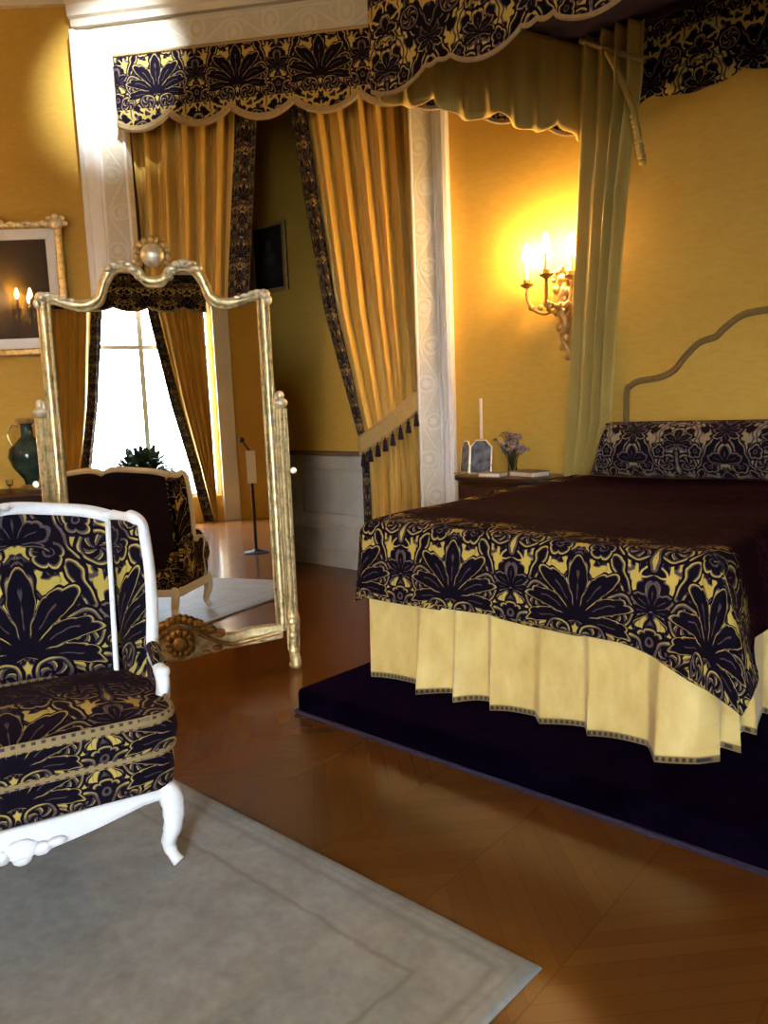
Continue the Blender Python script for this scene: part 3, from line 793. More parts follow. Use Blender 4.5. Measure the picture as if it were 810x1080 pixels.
for s in (-1, 1):
    px = s * .634
    p = MB()
    for dx in (-.022, 0, .022): p.tube([(px + dx, -.012 if dx == 0 else 0, .30), (px + dx * .9, -.012 if dx == 0 else 0, 1.50)], .0135, 8)
    p.box(px - .035, px + .035, .0, .045, .10, 1.50)
    po = p.build('side_post', 'gilt', mr)
    f = MB().ell((px, 0, 1.53), (.042, .035, .03)); f.ell((px, 0, 1.57), (.024, .022, .028)); f.ell((px - s * .02, 0, 1.545), (.02, .02, .045))
    f.build('finial', 'giltbright', po)
    ft = MB().tube(spl([(px, 0, .32), (px + s * .006, -.02, .22), (px - s * .004, -.02, .12), (px + s * .004, -.045, .05), (px + s * .01, -.075, .018)], 5), [.038, .04, .042, .04, .034, .03, .028, .027, .026, .027, .028, .029, .03, .032, .034, .034, .032, .03, .026, .022, .018], 10)
    for z in (.28, .2, .1): ft.ell((px, -.035, z), (.03, .022, .028), 8, 6)
    ft.tube([(px, .0, .10), (px, .12, .05), (px, .22, .02)], [.03, .026, .02], 8)
    ft.ell((px, -.02, .018), (.036, .05, .018))
    ft.build('foot', 'gilt', po)
    MB().lathe([(.016, -.035), (.02, -.02), (.012, 0), (.012, .03)], 12, (px + s * .05, 0, 1.15), axis='y').build('pivot_knob', 'giltbright', po)

# ------------------------------------------------------------------ rug
RC = Vector((.371, 1.929, 0))
def rugp(a, b): return RC - ER * (a * RUG_L) - EN * (b * RUG_W)
nn = MB()
def rugz(a, b):
    e = min(a * RUG_L, (1 - a) * RUG_L, b * RUG_W, (1 - b) * RUG_W); return .012 * min(1, (e / .012) ** .5 if e > 0 else 0)
ks = [0, .001, .003, .01] + [i / 40 for i in range(1, 40)] + [.99, .997, .999, 1]
vs, us = [], []
for b in ks:
    for a in ks:
        p = (-a * RUG_L, -b * RUG_W, rugz(a, b) + .001); vs.append(p); us.append((a * RUG_L, b * RUG_W))
n = len(ks); nn.add(vs, [(j * n + i, j * n + i + 1, (j + 1) * n + i + 1, (j + 1) * n + i) for j in range(n - 1) for i in range(n - 1)], us)
rg = nn.build('area_rug', 'rug'); place(rg, RC, RZB)
tag(rg, 'pale grey green wool rug with faint scrolled border under the armchair', 'rug')

# ------------------------------------------------------------------ dais, bed
M['fringe'] = simple('purple fringe', (.020, .012, .034), .9, var=.4, scale=60, bmp=.5)
U0, U1, V0 = -.20, 2.6, -.38
dd = MB().box(U0, U1, V0, WALLV - .005, 0, .13).build('bed_platform', 'purple', bevel=.028); place(dd, B0, RZB)
tag(dd, 'low step covered in dark purple plush carrying the bed', 'platform')

MB().tube([(U0 - .002, WALLV - .02, .012), (U0 - .002, V0 - .002, .012), (U1, V0 - .002, .012)], .011, 8).build('edge_fringe', 'fringe', dd)
BW, BL = 1.66, 2.05
bed = thing('bed', 'large bed with pleated yellow satin skirt and arched gold headboard', 'bed', B0, RZB)
MB().box(.05, BW - .05, .05, BL, .24, .60).build('bed_base', 'blackwood', bed, bevel=.02)
MB().box(.03, BW - .03, .04, BL, .60, .905).build('mattress', 'paper', bed, bevel=.06)
for x in (.12, BW - .12):
    for y in (.12, BL - .1): MB().lathe([(.03, .13), (.035, .18), (.045, .25)], 12, (x, y, 0)).build('leg', 'blackwood', bed)
def hpath(s):
    """perimeter of the skirt from the head, left side, round the foot, up the right side"""
    if s < BL: return (-.015, BL - s), (-1, 0)
    s -= BL
    if s < BW: return (s, -.02), (0, -1)
    s -= BW; return (BW + .015, s), (1, 0)
LS = 2 * BL + BW
def pleat(t):
    f = t % 1.0
    return (f ** 1.7) if f < .86 else (1 - (f - .86) / .14) ** 1.2 * (.86 ** 1.7)
def skirtf(a, b):
    s = a * LS; (x, y), (nx_, ny_) = hpath(s)
    per = .245
    q = (s - BL + .0) / per; amt = pleat(-q - .20 * sin(s * 4.3 + .6) - .10 * sin(s * 9.7)) 
    low = (1 - b) ** .7; o = (.010 + .085 * amt * (.80 + .40 * sin(s * 5.3 + 1)) * low + .012 * sin(s * 11) * low)
    dz = -.0 - .022 * amt * (1 - b)
    return (x + nx_ * o, y + ny_ * o, lerp(.158, .66, b) + dz)
sk = MB().grid(skirtf, 620, 14, lambda a, b: (a * LS, b * .5)).build('bed_skirt', 'skirt', bed, solid=.004, angle=60)
# headboard: upholstered panel in the wall fabric outlined with a cord
HB = [(.28, 1.0), (.28, 1.49), (.31, 1.555), (.37, 1.585), (.50, 1.60), (.60, 1.64), (.67, 1.72), (.76, 1.80), (.86, 1.83), (.91, 1.875), (1.02, 1.945), (1.16, 1.96)]
CH = 1.16
prof = [(p.x, p.z) for p in spl([(x, 0, z) for x, z in HB], 6)]
full = prof + [(2 * CH - x, z) for x, z in prof[::-1][1:]]
hb = MB().prism(full, 2.235, 2.29).build('headboard', 'wall', bed, bevel=.012)
MB().tube([(x, 2.232, z) for x, z in full], .021, 8, up=(0, -1, 0)).build('headboard_cord', 'cordbrown', hb)

# coverlet
DR = .415; ZT = .935
def drape_cov(a, b):
    """flat cloth coordinates to space"""
    da = a if a < 0 else (a - BW if a > BW else 0); db = b if b < 0 else 0
    ztop = ZT + .035 * max(0, min(1, b / BL)) + .008 * sin(3.1 * a + 1.7 * b) + .006 * sin(7 * b - 2 * a)
    d = math.hypot(da, db)
    if d < 1e-6:
        return (a, b, ztop)
    lim = DR; ss = lambda t: (lambda q: q * q * (3 - 2 * q))(max(0, min(1, t)))
    cw = 0
    if da > 0 and db < 0: cw = 1
    elif db < 0 and da == 0: cw = max(0, min(1, (a - (BW - .30)) / .30)) ** 1.4
    elif da > 0: cw = max(0, min(1, (.26 - b) / .26)) ** 1.4
    lim = DR + .05 * cw
    if da > 0 and db < 0: lim *= (1.0 / max(abs(da / d), abs(db / d))) ** .50
    if da < 0 and db < 0: lim = DR + .02
    d2 = min(d, lim)
    nx_, ny_ = da / d, db / d; R = .075
    cx, cy = min(max(a, 0), BW), max(b, 0)
    if d2 < R * PI / 2: h = R * sin(d2 / R); z = ztop - R * (1 - cos(d2 / R))
    else:
        e = d2 - R * PI / 2; wave = .012 * sin((a - b) * 8.5) * e / DR
        h = R + (.10 + .22 * cw) * e + wave * (1 - .7 * cw); z = ztop - R - e * .985
    corner = (abs(nx_ * ny_) * 2) ** 1.5
    if da > 0: h *= 1 + .30 * corner
    return (cx + nx_ * (h - .015), cy + ny_ * (h - .015), z)
na, nb = 190, 170
a0, a1, b0, b1 = -DR - .02, BW + DR + .14, -DR - .14, 2.03
cov = MB().grid(lambda i, j: drape_cov(lerp(a0, a1, i), lerp(b0, b1, j)), na, nb, lambda i, j: (lerp(a0, a1, i), lerp(b0, b1, j)))
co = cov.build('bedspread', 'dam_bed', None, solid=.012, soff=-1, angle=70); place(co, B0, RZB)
tag(co, 'dark purple and gold damask bedspread hanging over the foot of the bed', 'bedspread')

bs = thing('bolster', 'long damask covered bolster lying across the head of the bed', 'bolster', Wb(0, 2.0, 1.153), RZB)
def bolf(a, b):
    x = lerp(.12, 1.72, a); e = min(a, 1 - a) * 1.60
    k = min(1, (e / .14)) ** .55 if e > 0 else 0.02
    t = 2 * PI * b - PI / 2
    sh_ = .12 * max(0, (.20 - e) / .20)
    return (x + sh_ * (.5 + .5 * sin(t)) * (1 if a < .5 else -1), -.165 * k * cos(t), .175 * k * sin(t) - .175 * (1 - k))
MB().grid(bolf, 90, 40, lambda a, b: (lerp(.12, 1.72, a), b * 1.07)).build('cover', 'dam_bolster', bs, angle=70)
MB().tube([(lerp(.26, 1.58, i / 30), -.02, .168 - .01 * (abs(i - 15) / 15) ** 8) for i in range(31)], .008, 6).build('piping', 'velvet', bs)

# ------------------------------------------------------------------ canopy
ZC0, ZC1 = 3.33, 3.95
cn = thing('bed_canopy', 'large damask bed canopy with scalloped hem hanging over the bed', 'canopy', B0, RZB)
UL, UR, VF = -.52, 2.17, .70
left = [(-.07, WALLV - .01), (-.20, 1.85), (-.42, 1.10), (UL, VF)]
right = [(UR, VF), (2.07, 1.10), (1.85, 1.85), (1.72, WALLV - .01)]
pelmet('dam_canopy', left, ZC1, ZC0, .10, .56, cn, 'side_valance', phase=.1, trim='tantrim')
pelmet('dam_canopy', [(UL, VF), (UR, VF)], ZC1 + .25, ZC0, .12, .60, cn, 'front_valance', phase=.12, trim='tantrim', trim_r=.010)
pelmet('dam_canopy', right, ZC1, ZC0, .10, .56, cn, 'side_valance', phase=.1, trim='tantrim')
inl = [(x + .035, y) for x, y in left[:-1]] + [(UL + .04, VF + .035)]
pelmet('olive', inl, ZC1 - .15, ZC0 - .045, .09, .50, cn, 'side_lining', phase=.25, pleat=.025, trim=None, step=False)
inr = [(UR - .04, VF + .035)] + [(x - .035, y) for x, y in right[1:]]
pelmet('olive', inr, ZC1 - .15, ZC0 - .045, .09, .50, cn, 'side_lining', phase=.25, pleat=.025, trim=None, step=False)
pelmet('velvet', [(UL + .04, VF + .03), (UR - .04, VF + .03)], ZC1 + .1, ZC0 + .02, .10, .60, cn, 'front_lining', phase=.12, trim=None)
pelmet('dam_canopy', [(-.02, WALLV - .02), (1.75, WALLV - .02)], ZC1, ZC0 + .03, .05, .55, cn, 'back_valance', phase=.1, trim=None, step=False, pleat=.012)
cp = [(x, y) for x, y in left] + [(x, y) for x, y in right]
mbx = MB(); n = len(cp)
mbx.add([(x, y, ZC1 - .16) for x, y in cp] + [(x, y, ZC1 - .10) for x, y in cp], [tuple(range(n)), tuple(range(2 * n - 1, n - 1, -1))] + [(i, i + n, (i + 1) % n + n, (i + 1) % n) for i in range(n)])
mbx.build('canopy_top', 'velvet', cn, smooth=False)
# bed curtain at the head
bc = thing('bed_curtain', 'straight olive gold bed curtain hanging from the canopy beside the headboard', 'curtain', B0, RZB)
Cl = curve1([(.9, -.17), (1.6, -.13), (2.6, -.075), (3.8, -.02)])
Cr = curve1([(.9, .06), (1.30, .17), (2.0, .22), (2.8, .30), (3.45, .40), (3.8, .41)])
drape_mb(Cl, Cr, .93, 3.80, 4.2, .042, 2.180, flat=1.0, ph=.1, nz=60).build('curtain_panel', 'olive', bc, solid=.006)
MB().tube(spl([(.0, 2.15, 3.78), (.20, 2.14, 3.66), (.44, 2.14, 3.52)], 8), .02, 8).build('heading_braid', 'tantrim', bc)
cd = MB().tube(spl([(.19, 2.14, 3.65), (.29, 2.14, 3.45), (.37, 2.14, 3.24), (.41, 2.14, 3.02), (.425, 2.14, 2.95)], 8), .022, 8)
for k in range(10):
    t_ = k / 9; cd.ell((lerp(.37, .43, t_), 2.14, lerp(3.22, 2.93, t_)), (.03, .024, .022), 8, 5)
cd.build('edge_fringe', 'olive', bc)

# ------------------------------------------------------------------ nightstand and what stands on it
NZ = .95
ns = thing('nightstand', 'dark mahogany bow fronted nightstand between the bed and the white pilaster', 'nightstand', Wb(-.585, WALLV - .03), RZB)
outl = [(-.37, 0), (.37, 0), (.37, -.34), (.31, -.40)] + [(.31 - .62 * k / 10, -.40 - .045 * sin(PI * k / 10)) for k in range(1, 10)] + [(-.31, -.40), (-.37, -.34)]
def slab(o, z0, z1, k=1.0):
    m_ = MB(); n_ = len(o)
    m_.add([(x * k, y * k, z) for z in (z0, z1) for x, y in o], [tuple(range(n_)), tuple(range(2 * n_ - 1, n_ - 1, -1))] + [(i, i + n_, (i + 1) % n_ + n_, (i + 1) % n_) for i in range(n_)])
    return m_
slab([(x * (1.22 if x > 0 else 1), y) for x, y in outl], NZ - .035, NZ).build('table_top', 'wood', ns, bevel=.008)
slab(outl, .22, NZ - .035, .94).build('body', 'wood', ns, bevel=.006)
for z0_, z1_ in ((.66, .88), (.42, .64)):
    d_ = MB()
    d_.grid(lambda a, b: (-.29 + .58 * a, -.385 - .042 * sin(PI * a), lerp(z0_, z1_, b)), 12, 1)
    dr_ = d_.build('drawer', 'wood', ns, solid=.02)
    MB().lathe([(.006, 0), (.014, -.02), (.010, -.03)], 10, (0, -.44, (z0_ + z1_) / 2), axis='y').build('knob', 'giltdark', dr_)
for x in (-.31, .31):
    for y in (-.05, -.33): MB().tube(spl([(x, y, .26), (x * 1.06, y - .02, .14), (x * 1.02, y, 0)], 5), .028, 8).build('leg', 'wood', ns)
# folding photograph frame
pf = thing('photo_frame', 'folding gilt edged frame of grey photographs standing on the nightstand', 'frame', Wb(-.835, 2.02, NZ), RZB)
def leaf(cx, w, h, rz, y):
    e = bpy.data.objects
    q = [(-w / 2, 0), (w / 2, 0), (w / 2, h * .80), (w * .22, h), (-w * .22, h), (-w / 2, h * .80)]
    o = MB().prism(q, -.006, .006).build('photo_panel', 'photo', pf); o.location = (cx, y, .012); o.rotation_euler = (math.radians(-6), 0, rz)
    MB().tube([(x, -.006, z) for x, z in q], .006, 6, closed=True, up=(0, -1, 0)).build('panel_rim', 'giltbright', o)
leaf(.075, .185, .245, .05, -.02); leaf(-.10, .16, .235, -.55, .02)
MB().box(-.17, .16, -.03, .09, 0, .012).build('base', 'giltdark', pf)
cdl = thing('candle', 'tall pale taper candle standing behind the photograph frame', 'candle', Wb(-.86, 2.16, NZ), RZB)
MB().lathe([(.05, 0), (.05, .01), (.016, .03), (.012, .20), (.022, .23), (.022, .26)], 16).build('candlestick', 'giltdark', cdl)
MB().lathe([(.0125, .25), (.012, .56), (.004, .565)], 12).build('taper', 'candle', cdl)
bq = thing('bouquet', 'small mauve dried flower bouquet in a glass vase on the nightstand', 'flowers', Wb(-.545, 2.10, NZ), RZB)
MB().lathe([(.035, 0), (.04, .01), (.032, .06), (.038, .12), (.044, .135), (.040, .135), (.033, .12), (.028, .06), (.02, .015)], 16).build('vase', 'glass', bq)
fm_, st_, pl_ = MB(), MB(), MB()
for k in range(34):
    th_ = random.uniform(0, 2 * PI); rr_ = random.uniform(.0, .13); hz = .235 + random.uniform(-.05, .085) - rr_ * .35
    tip = (rr_ * cos(th_), rr_ * sin(th_) * .8, hz)
    st_.tube([(0, 0, .02), (tip[0] * .35, tip[1] * .35, .13), tip], .0025, 5)
    if k % 3: 
        for j in range(5):
            a = 2 * PI * j / 5; fm_.ell((tip[0] + .014 * cos(a), tip[1] + .012 * sin(a), tip[2] + .004 * (j % 2)), (.014, .012, .013), 6, 4)
    else:
        for j in range(3):
            a = th_ + (j - 1) * .8; pl_.tube([tip, (tip[0] + .02 * cos(a), tip[1] + .02 * sin(a), tip[2] + .012), (tip[0] + .045 * cos(a), tip[1] + .045 * sin(a), tip[2] + .0)], [.002, .009, .001], 5, sq=(.25, 1))
st_.build('stems', 'stemgreen', bq); fm_.build('blossoms', 'petal', bq); pl_.build('leaves', 'leaf', bq)
bk = thing('book', 'closed tan book lying flat at the bed end of the nightstand', 'book', Wb(-.36, 2.03, NZ), RZB - .25)
MB().box(-.12, .12, -.085, .085, .0, .006).box(-.12, .12, -.085, .085, .034, .04).box(-.12, -.112, -.085, .085, .006, .034).build('cover', 'booktan', bk, bevel=.002)
MB().box(-.112, .115, -.08, .08, .006, .034).build('pages', 'candle', bk)
bk2 = copy_tree(bk); bk2.scale = (.75, .75, .8); bk2.location = Wb(-.60, 1.925, NZ); bk2.rotation_euler = (0, 0, RZB + .1)
bk2['label'] = 'tan book lying flat in front of the flower vase'; bk['group'] = bk2['group'] = 'books on the nightstand'

# ------------------------------------------------------------------ sconces
def make_sconce(label, loc, rz):
    r = thing('wall_sconce', label, 'sconce', loc, rz, 'candle sconces')
    b = MB()
    b.tube(spl([(0, -.02, .14), (.02, -.03, .05), (-.02, -.03, -.06), (.03, -.03, -.18), (.0, -.025, -.28), (.05, -.025, -.38), (.03, -.02, -.44)], 6), [.02] * 6 + [.03] * 6 + [.036] * 6 + [.028] * 6 + [.022] * 6 + [.018] * 6 + [.012], 8)
    for x, z, s in [(0, .12, .04), (-.04, .05, .035), (.045, .03, .035), (.0, -.02, .05), (-.04, -.10, .035), (.04, -.13, .03), (-.015, -.21, .035), (.03, -.29, .03), (0, -.35, .026), (.05, -.42, .026), (-.03, .17, .025), (.02, .20, .02)]:
        b.ell((x, -.03, z), (s, .028, s), 10, 6)
    for k in range(9):
        a = PI * k / 8; b.ell((.065 * cos(a), -.03, .12 + .07 * sin(a)), (.022, .014, .022), 8, 5)
    b.build('backplate', 'giltdark', r)
    for (ex, ey, ez) in ((-.24, -.10, .085), (-.01, -.22, .115), (.115, -.10, .10)):
        a = MB().tube(spl([(ex * .1, -.04, -.04), (ex * .42, ey * .75, -.11), (ex * .85, ey * 1.0, -.06), (ex, ey, .03), (ex, ey, ez)], 7), .013, 8)
        for t_ in (.35, .6, .85): a.ell((ex * t_, ey * min(1, t_ + .2), -.085 + .03 * t_), (.028, .02, .024), 8, 5)
        ao = a.build('arm', 'giltdark', r)
        MB().lathe([(.01, ez - .01), (.045, ez + .01), (.052, ez + .022), (.02, ez + .02), (.028, ez + .05), (.022, ez + .06)], 14, (ex, ey, 0)).build('drip_cup', 'giltdark', ao)
        MB().lathe([(.0135, ez + .05), (.0135, ez + .165), (.004, ez + .17)], 10, (ex, ey, 0)).build('candle_tube', 'candle', ao)
        MB().lathe([(.008, ez + .168), (.022, ez + .19), (.027, ez + .22), (.018, ez + .26), (.003, ez + .30)], 12, (ex, ey, 0)).build('candle_bulb', 'bulb', ao)
    return r
sc1 = make_sconce('gilt three armed candle sconce glowing on the gold wall above the nightstand', Wb(-.22, WALLV - .002, 2.20), RZB)
sc2 = copy_tree(sc1); sc2.location = (XW + .002, 3.0, 2.78); sc2.rotation_euler = (0, 0, PI / 2)
sc2['label'] = 'lit candle sconce seen only as two flames reflected in the portrait glass'

# ------------------------------------------------------------------ armchair
O = Vector((-1.292, 2.545, .024)); RZC = math.radians(28)
ch = thing('armchair', 'wide white framed bergere armchair in dark purple and gold damask on the rug', 'armchair', O, RZC)
def topz(x):
    t = abs(x) / .44
    return 1.105 + .045 * sin(PI * min(1, t) ** .8) + .012 * cos(PI * t * 2) - .028 * t ** 3
def backy(x, z): return .27 + .11 * (z - .40) / .7 - .085 * (abs(x) / .44) ** 2.2
def backf(a, b, puff=.03):
    x = lerp(-.435, .435, a); zt_ = topz(x) - .012; z = lerp(.34, zt_, b)
    pf_ = puff * (sin(PI * a) ** .5) * (sin(PI * min(1, max(0, b))) ** .5)
    return (x, backy(x, z) - pf_, z)
bmb = MB().grid(lambda a, b: backf(a, b), 36, 30, lambda a, b: (lerp(-.435, .435, a), lerp(.34, 1.10, b)))
bmb.build('backrest', 'dam_chair', ch)
MB().grid(lambda a, b: (backf(a, b, 0)[0], backf(a, b, -.02)[1] + .045, backf(a, b)[2]), 24, 20).build('back_cover', 'velvet', ch)
frm = MB()
frm.tube(spl([(x, backy(x, topz(x)) + .012, topz(x)) for x in [-.445 + .89 * k / 22 for k in range(23)]], 3), .027, 10, sq=(1, .85), up=(0, 0, 1))
for x, s in ((0, .032), (-.05, .022), (.05, .022), (-.085, .016), (.085, .016), (-.43, .024), (.43, .024)):
    frm.ell((x, backy(x, 1.1) - .012, topz(x) + .008), (s, .018, s * .75), 10, 6)
frm.build('crest_rail', 'chairpaint', ch)
wing_st = lambda s, t: Vector((s * lerp(.44, .445, t), backy(.44, lerp(.36, 1.09, t)) - .005, lerp(.36, 1.085, t)))
wf_pts = [(.505, .06, .50), (.512, .075, .62), (.528, .11, .75), (.535, .145, .90), (.53, .165, 1.03), (.515, .175, 1.085)]
wfs = spl(wf_pts, 6)
def wing_fr(s, t):
    k = t * (len(wfs) - 1); i = min(int(k), len(wfs) - 2); p = wfs[i].lerp(wfs[i + 1], k - i); return Vector((p.x * s, p.y, p.z))
for s in (-1, 1):
    def wf(a, b, s=s):
        p = wing_st(s, b).lerp(wing_fr(s, b), a); bul = .018 * sin(PI * a)
        z = p.z if b < .999 else p.z
        return (p.x - s * bul * .8, p.y - bul, p.z)
    MB().grid(wf, 10, 24, lambda a, b: (lerp(.14, .34, a), lerp(.34, 1.10, b))).build('wing', 'dam_chair', ch, solid=.035, soff=0)
    st = MB().tube([wing_st(s, t) + Vector((-s * (.058 - .036 * t), -.052 + .025 * t, 0)) for t in [k / 20 for k in range(21)]], [.010] * 21, 8)
    st.build('stile_bead', 'chairpaint', ch)
    top_ = [wing_st(s, 1.0) + Vector((-.0 * s, -.0, .012)), Vector((s * .485, backy(.44, 1.1) - .055, 1.088)), wing_fr(s, 1.0) + Vector((-s * .02, 0, .016)), wing_fr(s, .94) + Vector((s * .004, 0, 0))]
    arm = MB().tube(spl(top_ + [wing_fr(s, t) for t in (.8, .6, .4, .25)] + [Vector((s * .512, .055, .60)), Vector((s * .508, .0, .585))], 5),
                    .024, 10, sq=(1, .9))
    arm.build('wing_rail', 'chairpaint', ch)
    ap = MB().tube(spl([(s * .508, .03, .595), (s * .50, -.05, .60), (s * .495, -.11, .595), (s * .495, -.150, .565), (s * .492, -.150, .52), (s * .488, -.125, .46), (s * .485, -.15, .37), (s * .475, -.20, .29)], 5), [.022] * 10 + [.024] * 10 + [.025] * 10 + [.027] * 6, 10)
    ap.ell((s * .497, -.140, .592), (.028, .03, .024)); ap.build('arm_support', 'chairpaint', ch)
    MB().tube(spl([(s * .512, .085, .615), (s * .502, .01, .638), (s * .497, -.07, .630), (s * .496, -.11, .612)], 5), [.010] + [.024] * 14 + [.012], 10).build('arm_pad', 'dam_chair', ch)
    MB().grid(lambda a, b, s=s: (s * lerp(.49, .50, b), lerp(-.14, .30, a), lerp(.30, .585 + .0 * a, b)), 10, 8, lambda a, b: (a * .44, b * .3)).build('side_panel', 'dam_chair', ch, solid=.03, soff=0)
# seat: sprung seat band, cushion
def perim(hw, y0, y1, r, n=14):
    pts = []
    for cx, cy, a in ((hw - r, y0 + r, -PI / 2), (hw - r, y1 - r, 0), (-hw + r, y1 - r, PI / 2), (-hw + r, y0 + r, PI)):
        for k in range(n + 1):
            t = a + PI / 2 * k / n; pts.append((cx + r * cos(t), cy + r * sin(t)))
    return pts
def bow(x, y, hw): return y - .012 * (1 - (x / hw) ** 2) * (1 if y < 0 else 0)
def pad(hw, y0, y1, r, z0, z1, dome, bulge_, name, mat, par):
    base = perim(hw, y0, y1, r); base = [(x, bow(x, y, hw)) for x, y in base]; N = len(base); mb = MB()
    lens = [0]
    for i in range(N): lens.append(lens[-1] + math.hypot(base[(i + 1) % N][0] - base[i][0], base[(i + 1) % N][1] - base[i][1]))
    # densify
    dense = []
    for i in range(N):
        x, y = base[i]; x2, y2 = base[(i + 1) % N]; k = max(1, int(math.hypot(x2 - x, y2 - y) / .03))
        dense += [(lerp(x, x2, j / k), lerp(y, y2, j / k)) for j in range(k)]
    n_ = len(dense); H = 8; vs, us, fs = [], [], []; s_ = 0
    cum = [0]
    for i in range(n_): cum.append(cum[-1] + math.hypot(dense[(i + 1) % n_][0] - dense[i][0], dense[(i + 1) % n_][1] - dense[i][1]))
    # start of the perimeter at the front right corner: front edge keeps u = x
    for j in range(H + 1):
        t = j / H; b_ = bulge_ * sin(PI * t)
        for i in range(n_ + 1):
            x, y = dense[i % n_]; L_ = math.hypot(x, y - (y0 + y1) / 2) or 1
            vs.append((x + b_ * x / L_, y + b_ * (y - (y0 + y1) / 2) / L_, lerp(z0, z1, t)))
            front = y < y0 + r * .6
            us.append((x if front else (hw + cum[i]), -.36 - (z1 - lerp(z0, z1, t))))
    m_ = n_ + 1
    fs = [(j * m_ + i, j * m_ + i + 1, (j + 1) * m_ + i + 1, (j + 1) * m_ + i) for j in range(H) for i in range(n_)]
    mb.add(vs, fs, us)
    R_ = 14; vs, us = [], []
    for j in range(R_ + 1):
        q = 1 - j / R_
        for i in range(n_):
            x, y = dense[i]; cy = (y0 + y1) / 2; xx, yy = x * q, cy + (y - cy) * q
            zz = z1 + dome * (1 - q ** 2.6) + .006 * sin(9 * xx + 4) * sin(11 * yy) * (1 - q)
            vs.append((xx, yy, zz)); us.append((xx, yy))
    fs = [(j * n_ + i, j * n_ + (i + 1) % n_, (j + 1) * n_ + (i + 1) % n_, (j + 1) * n_ + i) for j in range(R_) for i in range(n_)]
    mb.add(vs, fs, us)
    o = mb.build(name, mat, par, angle=60)
    return o, dense
M['dam_front'] = damask('damask cushion front', .50, (0, 1.02))
so, per_ = pad(.475, -.335, .30, .07, .255, .40, .0, .012, 'seat_upholstery', 'dam_front', ch)
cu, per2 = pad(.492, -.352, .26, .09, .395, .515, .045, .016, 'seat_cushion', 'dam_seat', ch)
me = cu.data; me.materials.append(M['dam_front'])
for p in me.polygons:
    if abs(p.normal.z) < .55: p.material_index = 1
MB().tube([(x, y, .508) for x, y in per2], .017, 8, closed=True, sq=(1.15, .55), up=(0, 0, 1)).build('top_braid', 'braid', cu)
MB().tube([(x, y, .400) for x, y in per2], .014, 8, closed=True, sq=(1.0, .55), up=(0, 0, 1)).build('bottom_braid', 'braid', cu)
# seat rail, front apron with carved centre
ap = MB(); N = 48
xs_ = [-.455 + .91 * k / N for k in range(N + 1)]
def apb(x):
    t = abs(x) / .455
    return .172 + .012 * cos(t * 18) * max(0, 1 - t * 5) + .085 * (t ** 1.5 if t < .8 else .8 ** 1.5) - .0 + .02 * max(0, t - .8)
vs = []
for x in xs_:
    y = bow(x, -.335, .455)
    vs += [(x, y - .012, apb(x)), (x, y - .020, lerp(apb(x), .265, .55)), (x, y - .006, .268), (x, y + .035, .268), (x, y + .03, apb(x))]
fs = [(i * 5 + k, i * 5 + (k + 1) % 5, (i + 1) * 5 + (k + 1) % 5, (i + 1) * 5 + k) for i in range(N) for k in range(5)] + [(0, 1, 2, 3, 4), tuple(N * 5 + k for k in (4, 3, 2, 1, 0))]
ap.add(vs, fs)
for s in (-1, 1): ap.box(s * .46 - .02, s * .46 + .02, -.31, .28, .20, .268)
ap.box(-.44, .44, .26, .30, .20, .268)
apo = ap.build('seat_rail', 'chairpaint', ch, bevel=.004)
cv = MB()
for x, z, rx, rz_ in [(0, .205, .05, .034), (-.055, .195, .03, .022), (.055, .195, .03, .022), (0, .175, .028, .018), (-.10, .205, .03, .014), (.10, .205, .03, .014)]:
    cv.ell((x, bow(x, -.358, .455), z), (rx, .014, rz_), 10, 6)
cv.build('apron_carving', 'chairpaint', ch)
for s in (-1, 1):
    lg = MB().tube(spl([(s * .44, -.315, .265), (s * .458, -.335, .215), (s * .455, -.335, .14), (s * .440, -.315, .07), (s * .448, -.325, .03), (s * .462, -.342, .006)], 6),
                   [.036] * 3 + [.04] * 4 + [.036] * 4 + [.031] * 4 + [.026] * 4 + [.022] * 4 + [.019] * 4 + [.02] * 2 + [.021, .018], 12)
    lg.build('leg', 'chairpaint', ch)
    lg = MB().tube(spl([(s * .42, .27, .265), (s * .43, .29, .19), (s * .42, .29, .11), (s * .425, .32, .04), (s * .43, .345, .004)], 6), [.032] * 6 + [.03] * 6 + [.024] * 6 + [.02] * 7, 12)
    lg.build('leg', 'chairpaint', ch)

# ------------------------------------------------------------------ what the mirror shows of the window side
wv = thing('window_valance', 'dark damask valance over the window seen in the mirror', 'valance', (0, YW, 0), PI)
# local x runs to the left here (frame turned by 180 degrees): local x = -world x, local y = -world offset
a_, b_ = -.57, 2.22
pelmet('dam_val', [(a_, -.02), (a_, -.20), (b_, -.20), (b_, -.02)], 4.12, 3.60, .07, .55, wv, 'valance_face', step=False)
lw = thing('window_curtain', 'gold window curtain with damask edge at the left of the mirror reflection', 'curtain', (0, YW, 0), PI, 'window curtains')
def wcur(par, outer, inner_pts, ph):
    inn = curve1(inner_pts)
    brd = lambda z: inn(z) + (.17 if outer > inn(1.0) else -.17)
    drape_mb(lambda z: outer, brd, .02, 4.0, 5, .035, -.10, flat=1.3, ph=ph).build('curtain_panel', 'drape', par, solid=.006)
    drape_mb(brd, inn, .02, 4.0, 1.2, .02, -.12, nx=20, flat=.4, ph=ph).build('damask_border', 'dam_border', par, solid=.008)
wcur(lw, 2.15, [(.0, 1.60), (.95, 1.43), (2.0, 1.25), (3.5, 1.07), (4.0, 1.04)], .1)
rw = thing('window_curtain', 'gold window curtain with damask edge at the right of the mirror reflection', 'curtain', (0, YW, 0), PI, 'window curtains')
wcur(rw, -.55, [(.0, -.32), (.95, -.14), (2.0, .10), (2.8, .24), (3.5, .36), (4.0, .42)], .4)
pp = thing('potted_plant', 'bushy dark plant on a pedestal before the bright window in the mirror', 'plant', (-.67, -4.25, 0), 0)
